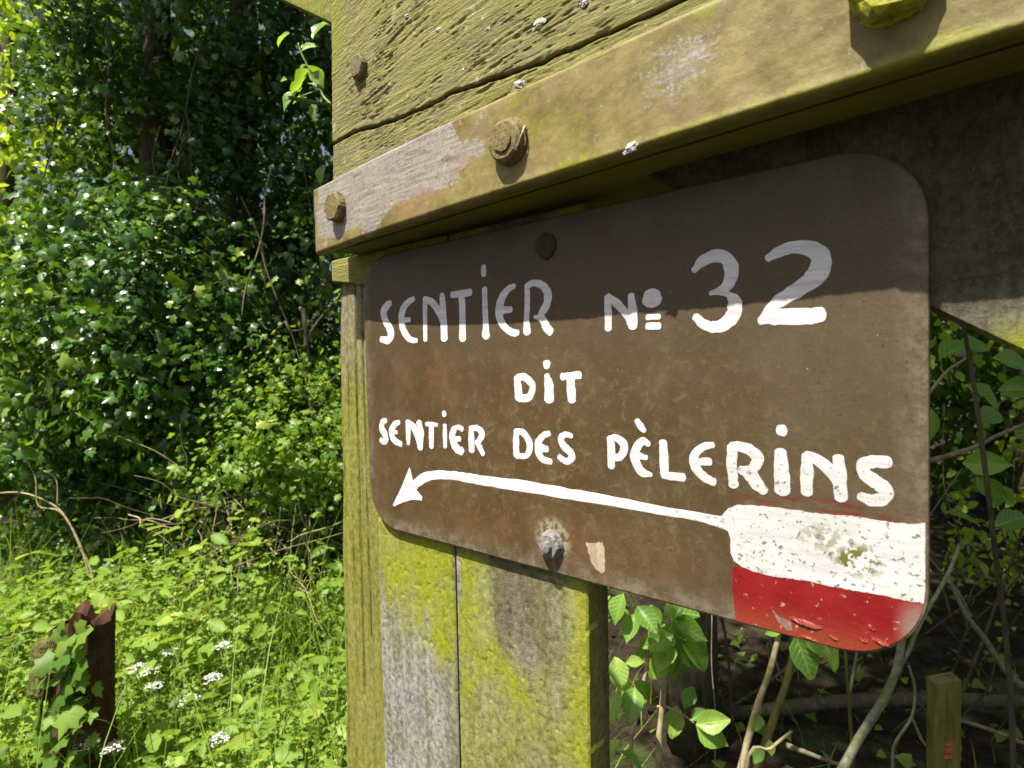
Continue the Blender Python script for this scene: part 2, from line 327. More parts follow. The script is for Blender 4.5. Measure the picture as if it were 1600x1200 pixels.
# ------------------------------------------------------------------ timber frame
def slab(us, vs, yf, disp, back, edge=.003, warp=None, attrs=None, jitter=None, seed=0, side=None):
    """a board standing in the x-z plane: displaced front, real sides and back; back = y of the back face"""
    nu, nv = len(us), len(vs); U, V = np.meshgrid(us, vs, indexing='ij')
    d = disp(U, V) if disp else np.zeros_like(U)
    dist = np.minimum(np.minimum(U - us[0], us[-1] - U), np.minimum(V - vs[0], vs[-1] - V)) * (.75 + .5 * vnoise(U * 160, V * 160, 0., seed + 9))
    q = np.clip(1 - dist / edge, 0, 1); d = d + edge * (1 - np.sqrt(np.clip(1 - q * q, 0, 1)))
    A = attrs(U, V, d) if attrs else {}
    X = U.copy()
    if jitter is not None: X = X + jitter(U, V)
    P = np.stack([X, yf + d, V], -1).reshape(-1, 3)
    ring = [(i, 0) for i in range(nu)] + [(nu - 1, j) for j in range(1, nv)] + [(i, nv - 1) for i in range(nu - 2, -1, -1)] + [(0, j) for j in range(nv - 2, 0, -1)]
    ri = np.array([i * nv + j for i, j in ring])
    if warp: P = warp(P)
    B = P[ri].copy(); B[:, 1] = back
    idx = np.arange(nu * nv).reshape(nu, nv)
    Q = np.stack([idx[:-1, :-1], idx[1:, :-1], idx[1:, 1:], idx[:-1, 1:]], -1).reshape(-1, 4)
    k = len(ri); a = ri; b = np.roll(ri, -1); c = nu * nv + np.arange(k); e = np.roll(c, -1)
    S = np.stack([b, a, c, e], -1)
    bc = nu * nv + k; BB = np.vstack([B, B.mean(0)])
    # back fan as quads-with-repeat is invalid, so close the back with two thin strips of quads
    VV = np.vstack([P, B]); at = {kk: np.concatenate([vv.ravel(), vv.ravel()[ri] if not side or kk not in side else np.full(len(ri), side[kk])]) for kk, vv in A.items()}
    c00, c10, c11, c01 = nu * nv, nu * nv + nu - 1, nu * nv + nu + nv - 2, nu * nv + 2 * nu + nv - 3
    return VV, np.vstack([Q, S, [[c00, c01, c11, c10]]]), at
def board_obj(name, parent, mat, *a, **k):
    V, T, at = slab(*a, **k); me = mesh_np(name, V, tris=T, attrs=at, smooth=True); me.set_sharp_from_angle(angle=math.radians(38)); return obj(name, me, mat, parent)

frame = thing("timber_frame", "weathered mossy timber frame of upright boards, cross beam and brace carrying the brown sign", "timber frame", (0.1, 0.02, GROUND))
INV = Matrix.Translation((-0.1, -0.02, -GROUND))
def under(o, p=frame, inv=INV):
    o.parent = p; o.matrix_parent_inverse = inv; return o

def grain(U, V, seed, f=1., amp=.0009):
    g = fbm(U * 420 * f, V * 38 * f, 0., 4, seed); g2 = fbm(U * 900, V * 300, 0., 3, seed + 20)
    return .35 * amp * (1.4 * np.abs(g - .5) * -1 + .7) + .0003 * g2
zs = np.concatenate([[-1.35, -1.0, -.7, -.45], np.arange(-.34, .1066, .0011)])
# narrow olive board at the left
def attrs_left(U, V, d):
    nz = fbm(U * 60, V * 30, 0., 4, 3)
    return dict(moss=.10 + .12 * nz, tone=.25 + 0 * U, algae=np.clip(.55 + .4 * sstep(.06, -.02, V) + .3 * (nz - .5), 0, 1), fleck=.2 + .3 * nz)
def disp_left(U, V):
    check = 0
    for k, (c, w_, dep) in enumerate(((-.022, .0009, .004), (-.034, .0006, .002), (-.012, .0006, .0025), (-.043, .0005, .0015))):
        cx = c + .003 * (fbm(V * 9, k * 3.1, 0., 3, 40 + k) - .5) * 2
        check = check + dep * np.exp(-((U - cx) / w_) ** 2) * sstep(.3, .55, fbm(V * 22, k * 7.7, 0., 2, 60 + k))
    return grain(U, V, 11, .7, .0009) + check + .0030 * sstep(-.012, -.062, U)
sl_j = lambda U, V: -.05 * (.106 - V) * np.clip(1 - (U + .062) / .0625, 0, 1) + .0022 * (fbm(V * 30, 0 * U, 0., 3, 8) - .5) * 2 * (U < -.044) + .004 * sstep(.05, .1, V) * (U < -.04)
under(board_obj("upright_board", None, M['board'], np.linspace(-.0475, .0005, 52), zs, .0075, disp_left, .03, edge=.0025, attrs=attrs_left, jitter=sl_j, seed=1))
# wide grey and mossy boards
def attrs_mid(U, V, d):
    nz = fbm(U * 70, V * 45, 0., 4, 21) - .5; n2 = fbm(U * 260, V * 200, 0., 3, 22) - .5
    b = -.150 - .035 * sstep(.02, .088, U) + .012 * sstep(.02, 0, U)
    m = sstep(-.035, .030, V - b + .05 * nz) * (.8 + .5 * nz) + .25 * n2
    m = np.maximum(m, .45 * sstep(.066, .084, U) * sstep(-.26, -.17, V) + .3 * n2)
    m = m * (1 - .85 * sstep(.0022, .0008, np.abs(U - .0862)) * sstep(.35, .6, fbm(V * 40, U * 0, 0., 2, 25)))
    return dict(moss=np.clip(m, 0, 1), tone=np.clip(.05 + .35 * sstep(.5, .7, fbm(U * 40, V * 15, 0., 3, 23)), 0, 1), algae=np.clip(.35 * sstep(-.22, -.15, V) + .08 + .5 * nz + .3 * sstep(.07, .088, U), 0, .7), fleck=np.clip(.15 + .4 * nz, 0, 1), dark=0 * U)
def disp_b(seed):
    def f(U, V):
        at = fbm(U * 330, V * 300, 0., 3, seed + 5); pit = fbm(U * 420, V * 260, 0., 2, seed + 6)
        return grain(U, V, seed, .6, .0006) + .0003 * (at - .5) + .0006 * sstep(.68, .8, pit)
    return f
xo = lambda U, V: .009 * (V + .11)      # the boards lean a touch
under(board_obj("upright_board", None, M['board'], np.arange(.0016, .0884, .0010), zs, .0045, disp_b(31), .026, edge=.0008, attrs=attrs_mid, jitter=xo, seed=2, side=dict(moss=0, tone=1, algae=0, dark=1, fleck=0)))  # side faces painted dark to deepen the shade in the gap
def attrs_right(U, V, d):
    nz = fbm(U * 70, V * 45, 0., 4, 51) - .5; n2 = fbm(U * 260, V * 200, 0., 3, 52) - .5
    lim = .122 + .10 * np.clip(V + .13, -.02, .0) + .045 * sstep(-.14, -.19, V)
    m1 = sstep(.016, -.016, U - lim + .04 * nz) * sstep(-.235, -.165, V + .06 * nz) * (.75 + .5 * nz)
    m1 = m1 * sstep(.0912, .0938, U + .007 * (fbm(V * 60, U * 0, 0., 2, 53) - .5))
    m2 = .75 * sstep(.160, .194, U + .02 * nz)
    m3 = .40 * np.exp(-(((U - .163) / .012) ** 2 + ((V + .178) / .025) ** 2)) + .34 * sstep(-.14, -.21, V) * sstep(.175, .13, U)
    m = np.clip(np.maximum(np.maximum(m1, m2), m3) + .25 * n2, 0, 1)
    t = .75 * sstep(.112, .128, U) * sstep(.182, .160, U) * sstep(-.195, -.14, V + .03 * nz) + .2
    return dict(moss=m, tone=np.clip(t + .3 * nz, 0, 1), algae=np.clip(.25 + .55 * sstep(-.14, -.21, V) * sstep(.19, .15, U) + .35 * sstep(.15, .185, U) + .5 * nz, 0, .85),
        fleck=np.clip(.15 + .9 * sstep(-.14, -.20, V) * sstep(.165, .125, U) + .8 * np.exp(-(((U - .148) / .014) ** 2 + ((V + .145) / .035) ** 2)) + .3 * nz, 0, 1), dark=0 * U)
under(board_obj("upright_board", None, M['board'], np.arange(.0891, .1966, .0010), zs, .0045, disp_b(41), .0255, edge=.0011, attrs=attrs_right, jitter=xo, seed=3, side=dict(moss=.06, tone=1, algae=.5, dark=.6, fleck=0)))  # side face keeps some algae, with shade painted in by dark
# batten end beneath the beam
def batten_warp(P):
    P = P.copy(); t = sstep(.104, .085, P[:, 2]); P[:, 2] -= t * .19 * (P[:, 0] + .049) * 1.0; return P
under(board_obj("batten", None, M['beam'], np.linspace(-.0487, .05, 60), np.linspace(.0890, .1062, 16), .0032, lambda U, V: .0005 * fbm(U * 300, V * 300, 0., 3, 4), .029, edge=.0022, warp=batten_warp,
    attrs=lambda U, V, d: dict(moss=.25 + 0 * U, groove=0 * U), seed=4))
# cross beam
def bow(x):                                   # the beam is bowed a little towards the path
    return np.where(np.asarray(x) > 0, .0088 * (1 - np.exp(-np.maximum(x, 0) / .09)), .06 * np.asarray(x)) + .0004
def bw(P):
    P = P.copy(); P[:, 2] += .022 * P[:, 0]; P[:, 1] -= bow(P[:, 0]); return P
def crack_z(U):
    return np.interp(U, [-.02, .001, .07, .145, .25, .4, .9], [.184, .1834, .1765, .1708, .1635, .156, .14]) + .0022 * (fbm(U * 38, 0 * U, 0., 4, 77) - .5) * 2
def disp_beam(U, V):
    wv = fbm(U * 14, V * 30, 0., 3, 70) - .5; A = V - .10 * U + .004 * wv
    fib = fbm(U * 26, A * 760, 0., 4, 71); fib2 = fbm(U * 60, A * 330, 0., 4, 72)
    dash = sstep(.60, .70, fbm(U * 60, A * 760, 0., 3, 73)) * sstep(.38, .55, fbm(U * 30, V * 40, 0., 3, 85))
    ph = A * 260 + 5 * fbm(U * 34, V * 70, 0., 3, 81); scale = (1 - (ph - np.floor(ph))) ** 2
    d = .0007 * fib + .0006 * np.abs(fib2 - .5) * 2 + .0006 * dash + .0007 * scale * sstep(.45, .62, fbm(U * 45, V * 60, 0., 3, 84))
    lf = sstep(.05, .0, U)                    # finer raked grain by the sawn end
    d = d * (1 - .6 * lf) + lf * .0008 * fbm((U + .5 * V) * 60, (V - .75 * U) * 620, 0., 3, 74)
    cz = crack_z(U); wd = .00065 + .0003 * fbm(U * 30, 0 * U, 0., 2, 76)
    d = d + .006 * np.exp(-((V - cz) / wd) ** 2) + .0005 * sstep(0, .004, cz - V)
    return d + .0006 * fbm(U * 18, V * 18, 0., 3, 75)
def attrs_beam(U, V, d):
    n = fbm(U * 50, V * 50, 0., 4, 78)
    m = .75 * sstep(.03, -.005, U + .01 * n) * sstep(.20, .26, V) + .28 * sstep(.45, .7, fbm(U * 20, V * 28, 0., 4, 79)) + .35 * sstep(.12, .1055, V)
    cz = crack_z(U)
    return dict(moss=np.clip(m, 0, .8), groove=np.clip(.65 * sstep(.0014, .0030, d) + .9 * np.exp(-((V - cz) / .0008) ** 2), 0, 1))
bx = np.concatenate([np.arange(-.012, .44, .0013), [.47, .55, .7, .95]])
beam_j = lambda U, V: .058 * (V - .155) * np.clip(1 - (U + .012) / .2, 0, 1) + .0026 * np.clip(1 - (U + .012) / .2, 0, 1)
crossb = under(board_obj("cross_beam", None, M['beam'], bx, np.arange(.1062, .345, .0007), -.0185, disp_beam, .082, edge=.002, warp=bw, attrs=attrs_beam, jitter=beam_j, seed=5, side=dict(groove=.7, moss=.35)))  # groove tone on the sides paints shade into the beam's underside
crossb.data.polygons.foreach_set('use_smooth', np.ones(len(crossb.data.polygons), bool))
# sloping brace: lower edge falls from upper left to lower right behind beam and sign
def brace_warp(P):
    P = P.copy(); x, z = P[:, 0].copy(), P[:, 2].copy(); a = math.radians(-32.9); c, s = math.cos(a), math.sin(a)
    P[:, 0] = .3547 + x * c - z * s; P[:, 2] = .0354 + x * s + z * c; return P
def attrs_brace(U, V, d):
    n = fbm(U * 40, V * 70, 0., 4, 91)
    m = .95 * np.exp(-(((U - .036) / .016) ** 2 + ((V - .000) / .016) ** 2)) + .2 * n + .4 * sstep(-.45, -.5, U)
    return dict(moss=np.clip(m, 0, 1), tone=np.clip(.85 + .4 * (n - .5) - .7 * sstep(-.4, -.45, U), 0, 1), algae=np.clip(.1 + .75 * sstep(-.3, -.42, U), 0, 1), fleck=0 * U, dark=sstep(-.35, -.28, U) * (1 - .75 * sstep(-.02, .012, U - .9 * V)))  # dark paints the strap's shade into the brace, easing at its lit end
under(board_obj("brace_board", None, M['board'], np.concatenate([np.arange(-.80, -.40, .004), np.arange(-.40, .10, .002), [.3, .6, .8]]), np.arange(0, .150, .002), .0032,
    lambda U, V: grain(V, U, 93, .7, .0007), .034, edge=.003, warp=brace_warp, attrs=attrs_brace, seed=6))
# flat iron strap bolted along the beam's lower edge
def attrs_bar(U, V, d):
    n = fbm(U * 60, V * 90, 0., 4, 101) - .5; v = (V - .1053) / .049
    g = sstep(-.022, -.012, U + .01 * n) * sstep(.175, .150, U + .08 * n + .02 * v) * sstep(.02, .2, v + .6 * n) * (1 - .8 * sstep(.45, .1, v) * sstep(.05, .09, U))
    g = np.maximum(g, .55 * np.exp(-(((U - .275) / .03) ** 2 + ((v - .55) / .35) ** 2)))
    r = 1.1 * np.exp(-(((U - .105) / .032) ** 2 + ((v - .16) / .17) ** 2)) + .7 * np.exp(-(((U - .145) / .018) ** 2 + ((v - .45) / .2) ** 2)) + .5 * sstep(-.014, -.024, U) + .35 * np.exp(-(((U - .27) / .06) ** 2))
    m = .55 * sstep(.86, 1., v + .5 * n) * sstep(.12, .2, U) + .75 * sstep(.10, .0, v + .25 * n) * sstep(.1, .2, U)
    for bxx, bz, rr in ((.1817, .5, .016), (.3489, .5, .020), (.014, .5, .006)):
        m = m + .75 * np.exp(-(((U - bxx) / rr) ** 2 + (((V - .1053 - .0245) - .0) / (rr * .9)) ** 2))
    m = m + .5 * sstep(.5, .66, fbm(U * 28, V * 40, 0., 4, 105)) * sstep(.16, .22, U)
    return dict(grey=np.clip(g, 0, 1), rust=np.clip(r, 0, 1), moss=np.clip(m, 0, 1))
def disp_bar(U, V):
    v = (V - .1053) / .049
    return .0007 * fbm(U * 45, V * 80, 0., 4, 102) - .0005 * sstep(.10, .02, v) * sstep(.1, .2, U) * fbm(U * 420, V * 420, 0., 3, 103) * 1.6 + .0003 * fbm(U * 300, V * 600, 0., 2, 104)
def bw_bar(P):
    P = bw(P); low = np.clip(1 - (P[:, 2] - .022 * P[:, 0] - .1053) / .002, 0, 1)
    P[:, 2] += low * (.0003 * (fbm(P[:, 0] * 260, 0 * P[:, 0], 0., 4, 106) - .5)); return P
strapV = slab(np.concatenate([np.arange(-.024, .44, .0012), [.47, .55, .7, .95]]), np.arange(.1053, .1545, .0012), -.026, disp_bar, 0., edge=.0016, warp=bw_bar, attrs=attrs_bar, seed=7, side=dict(grey=0, rust=.3, moss=.2))  # edge values painted duller, standing in for shade under the strap
V_, T_, A_ = strapV; nf = len(V_) - (2 * (len(np.concatenate([np.arange(-.024, .44, .0012), [0, 0, 0, 0]])) + len(np.arange(.1053, .1545, .0012))) - 4)
V_[nf:, 1] = -.0186 - bow(V_[nf:, 0])
strap = obj("iron_strap", mesh_np("iron_strap", V_, tris=T_, attrs=A_, smooth=True), M['bar']); under(strap)

def bolt_mesh(name, r, L, sides=6, washer=1.25, stud=0., studL=0., rough=.06, seed=0, flat=False):
    """bolt head along -y with washer, chamfered hexagon and stud end"""
    rg = np.random.default_rng(seed); N = 24; ang = np.arange(N) / N * 2 * np.pi + rg.random()
    hexr = (np.cos(np.pi / sides) / np.cos((ang % (2 * np.pi / sides)) - np.pi / sides)) if sides else np.ones(N)
    prof = [(washer, 0., 0), (washer * .99, .0011, 0), (1.02, .0014, 1), (1.0, L * .82, 1), (.86, L, .6), (.55, L * 1.02, 0)]
    if stud: prof += [(stud / r, L * 1.01, 0), (stud / r, L + studL * .5, 0), (stud / r * .98, L + studL * .9, 0), (stud / r * .7, L + studL, 0)]
    V = []; F = []
    for a, h, hx in prof:
        rad = r * a * (1 + hx * (hexr / hexr.mean() - 1)) * (1 + rough * (rg.random(N) - .5))
        yy = -h + rough * .012 * r * 10 * (rg.random(N) - .5) * (h > 0)
        V.append(np.c_[rad * np.cos(ang), np.full(N, 0.) + yy, rad * np.sin(ang)])
    k = len(prof); V = np.vstack(V + [np.array([[0, -prof[-1][1] - .0002, 0]])])
    for i in range(k - 1):
        for j in range(N):
            F.append((i * N + j, i * N + (j + 1) % N, (i + 1) * N + (j + 1) % N, (i + 1) * N + j))
    for j in range(N): F.append(((k - 1) * N + j, (k - 1) * N + (j + 1) % N, k * N))
    F.append(tuple(range(N))[::-1])
    return mesh_np(name, V, F=F)
def bolt_on(parent, me, mat, x, y, z):
    o = obj("bolt", me, mat, parent); o.matrix_parent_inverse = Matrix.Identity(4)
    o.location = (x, y, z); return o
bar_y = lambda x: -.0258 - float(bow(x))
bolt_on(strap, bolt_mesh("bolt", .0098, .0062, 6, 1.04, rough=.12, seed=4), M['bolt'], .0142, bar_y(.0142), .1316)
b2 = bolt_on(strap, bolt_mesh("bolt", .0105, .0058, 0, 1.12, .006, .0012, rough=.10, seed=8), M['bolt'], .1817, bar_y(.1817), .1322)
bolt_on(strap, bolt_mesh("bolt", .0122, .0088, 6, 1.08, rough=.14, seed=5), M['bolt_moss'], .3500, bar_y(.35), .1400)
bolt_on(strap, bolt_mesh("bolt", .0098, .0062, 6, 1.04, rough=.12, seed=14), M['bolt'], .52, bar_y(.52), .139)
o = under(obj("bolt", bolt_mesh("bolt", .0076, .0068, 6, 1.05, rough=.12, seed=6), M['bolt_small'])); o.location = (.0372, -.0188, .2223)
# a dry grass strand caught on the second bolt
wv, wf = join([tube([(.192, -.034, .1375), (.1935, -.0375, .134), (.190, -.0385, .1265), (.186, -.0380, .1255)], [.0005] * 4, 5, res=4),
               tube([(.192, -.033, .136), (.1955, -.0325, .125), (.1965, -.0322, .117), (.193, -.0320, .110)], [.00035, .0003, .00028, .0002], 5, res=4)])
tag(obj("grass_strand", mesh_np("grass_strand", wv, F=wf, smooth=True), M['pale_twig']), "dry curled grass strand caught on a rusty strap bolt", "grass strand")

def crust(x, y, z, r, seed):
    """small crusty lichen or dropping: a lumpy flattened patch"""
    rg = np.random.default_rng(seed); n = 16; V = [(0, -.0012 * r / .004, 0)]; F = []
    for k, q in ((.55, .9), (1., 0.)):
        for j in range(n):
            a = j / n * 6.283; rr = r * k * (.55 + .8 * rg.random()); V.append((rr * math.cos(a) * 1.4, -.0010 * q * (.5 + rg.random()) * r / .004 + .0003, rr * math.sin(a) * .8))
    for j in range(n):
        k = (j + 1) % n; F += [(0, 1 + k, 1 + j), (1 + j, 1 + k, 1 + n + k, 1 + n + j)]
    o = obj("lichen_spot", mesh_np("lichen_spot", V, F=F), M['lichen']); o.location = (x, y, z); return o
for i, (x, z, r) in enumerate(((.252, .1118, .0030), (.1885, .1592, .0026), (.196, .1890, .0030), (.224, .1880, .0020), (.12, .215, .0016), (.09, .235, .0018), (.16, .20, .0014), (.07, .20, .0013), (.14, .185, .0012))):
    o = crust(0, 0, 0, r, i); on_bar = i < 2
    under(o); o.location = (x, (bar_y(x) if on_bar else -.0178 - float(bow(x))) - .0002, z)

# ------------------------------------------------------------------ trail sign
STROKES=[
 ('S',[[(33.5,65.1,4.4),(29.1,63.3,6.2),(25.1,59.6,7.3),(26.1,54.0,6.9),(30.3,48.2,6.9),(32.8,43.2,7.6),(29.3,38.7,6.2),(20.6,39.7,4.4)]]),
 ('E',[[(59.7,65.8,3.6),(53.1,63.8,4.9),(47.7,59.7,6.4),(45.4,53.9,6.5),(46.1,47.3,6.4),(50.0,41.1,5.8),(55.5,37.6,4.2),(61.5,37.0,3.2)],[(47.3,52.0,3.5),(54.8,51.6,3.4)]]),
 ('N',[[(71.6,64.8,4.9),(71.0,53.4,4.6),(70.5,37.2,4.3)],[(72.3,64.2,4.4),(79.1,61.3,5.3),(85.7,54.6,5.8),(89.6,47.6,6.2),(89.9,40.9,5.8)],[(88.9,65.5,5.0),(89.4,57.7,6.0),(89.7,47.6,6.3),(89.8,37.3,7.1)]]),
 ('T',[[(98.2,64.9,4.2),(107.4,64.9,4.7),(115.5,65.0,4.6)],[(107.4,63.3,5.9),(107.7,50.8,5.9),(107.1,36.2,6.3)]]),
 ('I',[[(127.7,79.4,4.0),(127.4,76.8,4.8),(127.6,74.5,4.0)],[(128.0,65.8,4.5),(127.8,54.7,4.7),(128.2,44.2,5.1),(127.9,36.9,6.4)]]),
 ('E',[[(152.4,65.2,3.2),(147.6,63.9,4.0),(142.6,59.6,5.4),(139.6,52.7,6.7),(140.7,45.5,5.7),(145.4,40.1,4.7),(150.8,37.8,4.6),(154.1,37.7,3.7)],[(140.9,51.6,4.6),(149.2,51.7,3.8)]]),
 ('R',[[(161.9,64.5,3.6),(161.9,54.4,4.0),(161.0,44.7,4.3),(161.2,37.8,6.1)],[(161.9,64.2,3.4),(167.3,65.4,3.9),(173.5,63.1,4.6),(177.0,58.4,5.7),(176.3,52.8,5.5),(172.7,48.3,4.8),(171.1,46.5,3.6)],[(167.0,46.0,2.0),(172.6,44.7,4.8),(175.3,39.9,5.7),(178.5,36.9,5.2)]]),
 ('N',[[(216.0,53.1,3.5),(216.5,44.4,4.5),(216.3,36.6,4.1)],[(216.5,53.3,3.4),(222.2,48.9,4.5),(227.7,42.8,4.4),(230.4,37.8,4.4)],[(230.2,52.6,3.6),(231.0,45.0,5.3),(230.8,37.0,5.5)]]),
 ('O',[[(241.7,51.6,9.7),(241.8,48.9,10.3)],[(239.0,41.0,2.8),(245.5,40.8,2.8)],[(239.1,36.5,3.6),(245.4,36.3,3.7)]]),
 ('3',[[(263.7,61.0,3.1),(268.3,65.0,5.3),(273.7,66.4,5.7),(279.0,64.5,5.7),(281.3,59.6,6.5),(280.3,54.2,5.9),(276.9,50.9,3.9),(271.5,49.7,2.2)],[(275.9,49.6,2.3),(279.7,48.5,2.7),(282.5,44.8,6.4),(282.2,39.7,6.9),(278.6,35.8,6.2),(273.3,34.2,5.2),(267.9,36.0,4.5),(264.1,39.6,3.6)]]),
 ('2',[[(297.1,62.2,3.2),(301.4,64.2,4.5),(307.3,65.4,5.2),(313.3,64.3,6.1),(317.6,60.7,7.5),(318.0,56.1,8.1),(315.2,51.8,7.7),(309.2,47.7,6.6),(302.9,44.4,5.8),(298.6,40.8,5.0),(294.2,35.8,3.2)],[(293.8,35.8,3.6),(300.8,37.1,7.1),(311.1,36.4,7.1),(317.9,36.6,6.3)]]),
 ('D',[[(152.4,11.2,4.8),(153.0,5.6,6.0),(153.6,-0.4,6.4)],[(152.7,11.5,3.9),(158.3,11.5,4.7),(163.6,8.0,4.8),(164.1,3.9,4.9),(161.0,-0.2,4.7),(154.0,-1.0,4.5)]]),
 ('I',[[(175.0,19.5,5.5),(175.1,17.5,4.4)],[(175.0,12.4,4.0),(176.3,6.9,6.6),(176.2,-1.1,6.7)]]),
 ('T',[[(185.7,11.8,4.2),(192.6,12.3,4.4),(197.7,12.6,4.3)],[(191.7,10.4,5.6),(191.8,3.2,5.8),(192.1,-1.0,5.5)]]),
 ('D',[[(151.1,-20.3,4.4),(150.5,-27.6,4.7),(150.4,-34.9,4.7)],[(151.3,-20.6,3.8),(156.5,-21.2,4.6),(160.6,-25.7,4.8),(160.8,-31.0,4.7),(157.6,-34.6,3.6),(150.8,-35.3,3.6)]]),
 ('E',[[(175.8,-20.3,3.2),(171.0,-22.1,3.9),(167.5,-26.4,4.8),(167.7,-31.7,5.2),(170.6,-35.5,4.3),(176.4,-36.4,3.7)],[(170.0,-29.1,4.8),(174.1,-29.4,3.6)]]),
 ('S',[[(191.4,-20.8,2.9),(186.9,-20.2,3.5),(183.8,-23.0,4.4),(186.0,-26.8,4.7),(190.8,-30.4,4.7),(191.0,-33.1,4.1),(187.2,-35.2,3.8),(182.3,-33.0,3.3)]]),
 ('S',[[(23.6,-19.9,3.9),(19.0,-21.7,5.5),(18.0,-26.2,6.5),(21.4,-30.0,6.6),(22.2,-34.0,6.5),(19.4,-36.2,4.0),(16.1,-34.7,4.2)]]),
 ('E',[[(39.0,-20.4,3.5),(33.1,-22.7,5.2),(29.6,-28.2,6.3),(32.0,-33.3,5.5),(40.3,-36.3,4.3)],[(31.8,-28.0,3.0),(36.0,-27.9,3.0)]]),
 ('N',[[(48.6,-19.7,4.9),(48.8,-27.7,5.6),(48.6,-35.1,3.7)],[(49.3,-20.3,4.8),(55.2,-23.5,6.0),(59.8,-29.5,7.3),(61.3,-36.4,4.9)],[(61.1,-19.7,5.9),(62.7,-26.8,6.8),(61.4,-37.0,5.9)]]),
 ('T',[[(68.5,-20.4,3.0),(75.6,-20.2,3.4),(80.2,-20.3,2.5)],[(74.1,-21.8,5.2),(73.7,-29.3,5.2),(73.5,-35.5,4.7)]]),
 ('I',[[(86.9,-11.5,3.6),(87.6,-13.3,4.3)],[(87.6,-20.2,3.8),(87.6,-27.8,4.3),(87.3,-34.4,3.8)]]),
 ('E',[[(104.4,-21.7,3.6),(99.7,-20.8,3.3),(95.7,-23.7,5.0),(94.6,-28.5,6.2),(97.4,-33.7,6.3),(102.1,-36.3,5.3),(103.8,-35.0,4.2)],[(96.3,-28.7,3.9),(102.0,-28.3,3.5)]]),
 ('R',[[(112.8,-20.4,4.5),(112.5,-27.9,5.4),(112.6,-34.8,5.4)],[(113.2,-20.6,3.5),(118.8,-20.6,4.3),(122.3,-23.8,5.2),(119.8,-28.0,4.3),(117.7,-29.3,3.2)],[(117.3,-29.0,4.0),(120.0,-32.5,4.4),(122.6,-36.3,3.9)]]),
 ('P',[[(216.3,-20.3,4.5),(216.7,-27.0,5.0),(216.5,-35.2,4.2)],[(216.2,-20.5,3.1),(219.9,-20.0,3.8),(224.0,-22.6,5.0),(224.1,-26.8,4.5),(221.3,-29.9,4.0),(217.4,-30.5,3.4)]]),
 ('E',[[(232.2,-10.4,3.1),(234.5,-13.5,3.9),(236.3,-15.3,2.6)],[(238.7,-21.8,2.9),(235.4,-20.6,3.9),(232.0,-23.9,4.7),(230.5,-28.2,5.1),(231.8,-32.8,4.9),(234.6,-36.2,4.9),(239.7,-37.1,2.4)],[(232.7,-28.0,3.9),(237.3,-28.8,2.6)]]),
 ('L',[[(246.4,-20.3,4.2),(246.7,-26.8,5.0),(246.8,-35.4,4.7)],[(246.2,-36.6,3.5),(250.6,-36.6,4.1),(256.9,-36.6,4.1)]]),
 ('E',[[(271.7,-19.8,2.9),(267.2,-21.0,3.6),(263.1,-24.6,4.1),(262.1,-28.6,4.5),(264.3,-32.7,4.7),(267.9,-35.6,4.4),(271.9,-37.1,3.8)],[(263.9,-28.4,3.5),(270.0,-27.8,3.9)]]),
 ('R',[[(280.8,-20.1,4.9),(280.4,-27.8,4.9),(280.9,-34.3,4.3),(281.0,-37.3,4.7)],[(280.6,-19.9,4.4),(284.0,-19.6,4.7),(288.8,-20.9,5.0),(291.9,-24.1,5.6),(290.3,-28.4,4.5),(286.6,-30.2,2.6)],[(284.4,-30.1,3.9),(288.2,-31.3,6.2),(291.3,-35.3,6.2),(294.6,-38.3,4.2)]]),
 ('I',[[(301.4,-11.4,4.7),(302.9,-11.4,4.9)],[(301.6,-20.6,5.0),(302.0,-28.3,6.4),(302.2,-37.4,6.4)]]),
 ('N',[[(312.1,-21.3,3.8),(312.1,-28.8,5.2),(312.1,-36.9,4.7)],[(311.9,-20.8,3.1),(315.8,-22.5,4.8),(320.3,-26.0,5.0),(323.9,-30.5,4.9),(324.7,-37.2,4.3)],[(324.1,-21.2,4.4),(324.5,-28.5,5.1),(324.9,-37.5,4.8)]]),
 ('S',[[(341.3,-21.4,4.6),(336.2,-21.8,4.9),(332.7,-23.3,4.6),(333.7,-27.0,4.9),(337.8,-29.9,5.7),(340.8,-32.8,4.9),(339.4,-35.8,4.9),(335.7,-37.0,4.8),(331.8,-35.8,3.4)]]),
 ('arrow',[[(50.5,-66.3,6.9),(62.8,-58.5,7.2),(73.7,-55.1,5.8),(84.9,-53.5,5.7),(98.6,-52.9,5.9),(111.1,-53.0,6.3),(123.2,-53.1,6.3),(146.3,-52.8,6.7),(170.9,-52.9,6.6),(193.4,-53.3,6.3),(214.1,-53.3,5.6),(236.7,-54.0,4.7),(254.0,-54.2,4.3),(265.9,-54.4,4.4),(279.0,-55.7,6.1)]]),
]
HEAD= [(49.0, -52.0), (50.6, -54.5), (52.5, -61.4), (54.1, -65.7), (55.5, -67.1), (62.2, -71.4), (61.6, -74.0), (55.7, -74.3), (50.6, -74.8), (40.2, -78.2), (29.9, -82.6), (28.4, -81.5), (38.6, -68.2)]
WHITE= [(274.9, -52.5), (278.6, -48.2), (282.7, -46.1), (290.9, -45.3), (300.4, -44.8), (318.0, -45.0), (331.5, -43.9), (341.6, -44.6), (348.8, -44.2), (354.2, -42.9), (354.2, -59.3), (354.1, -73.6), (348.8, -73.8), (339.0, -73.6), (323.3, -74.3), (312.1, -74.1), (297.0, -75.2), (289.3, -74.9), (284.7, -73.9), (281.0, -71.9), (279.4, -68.2), (279.3, -61.4), (278.4, -58.9), (274.3, -57.3)]
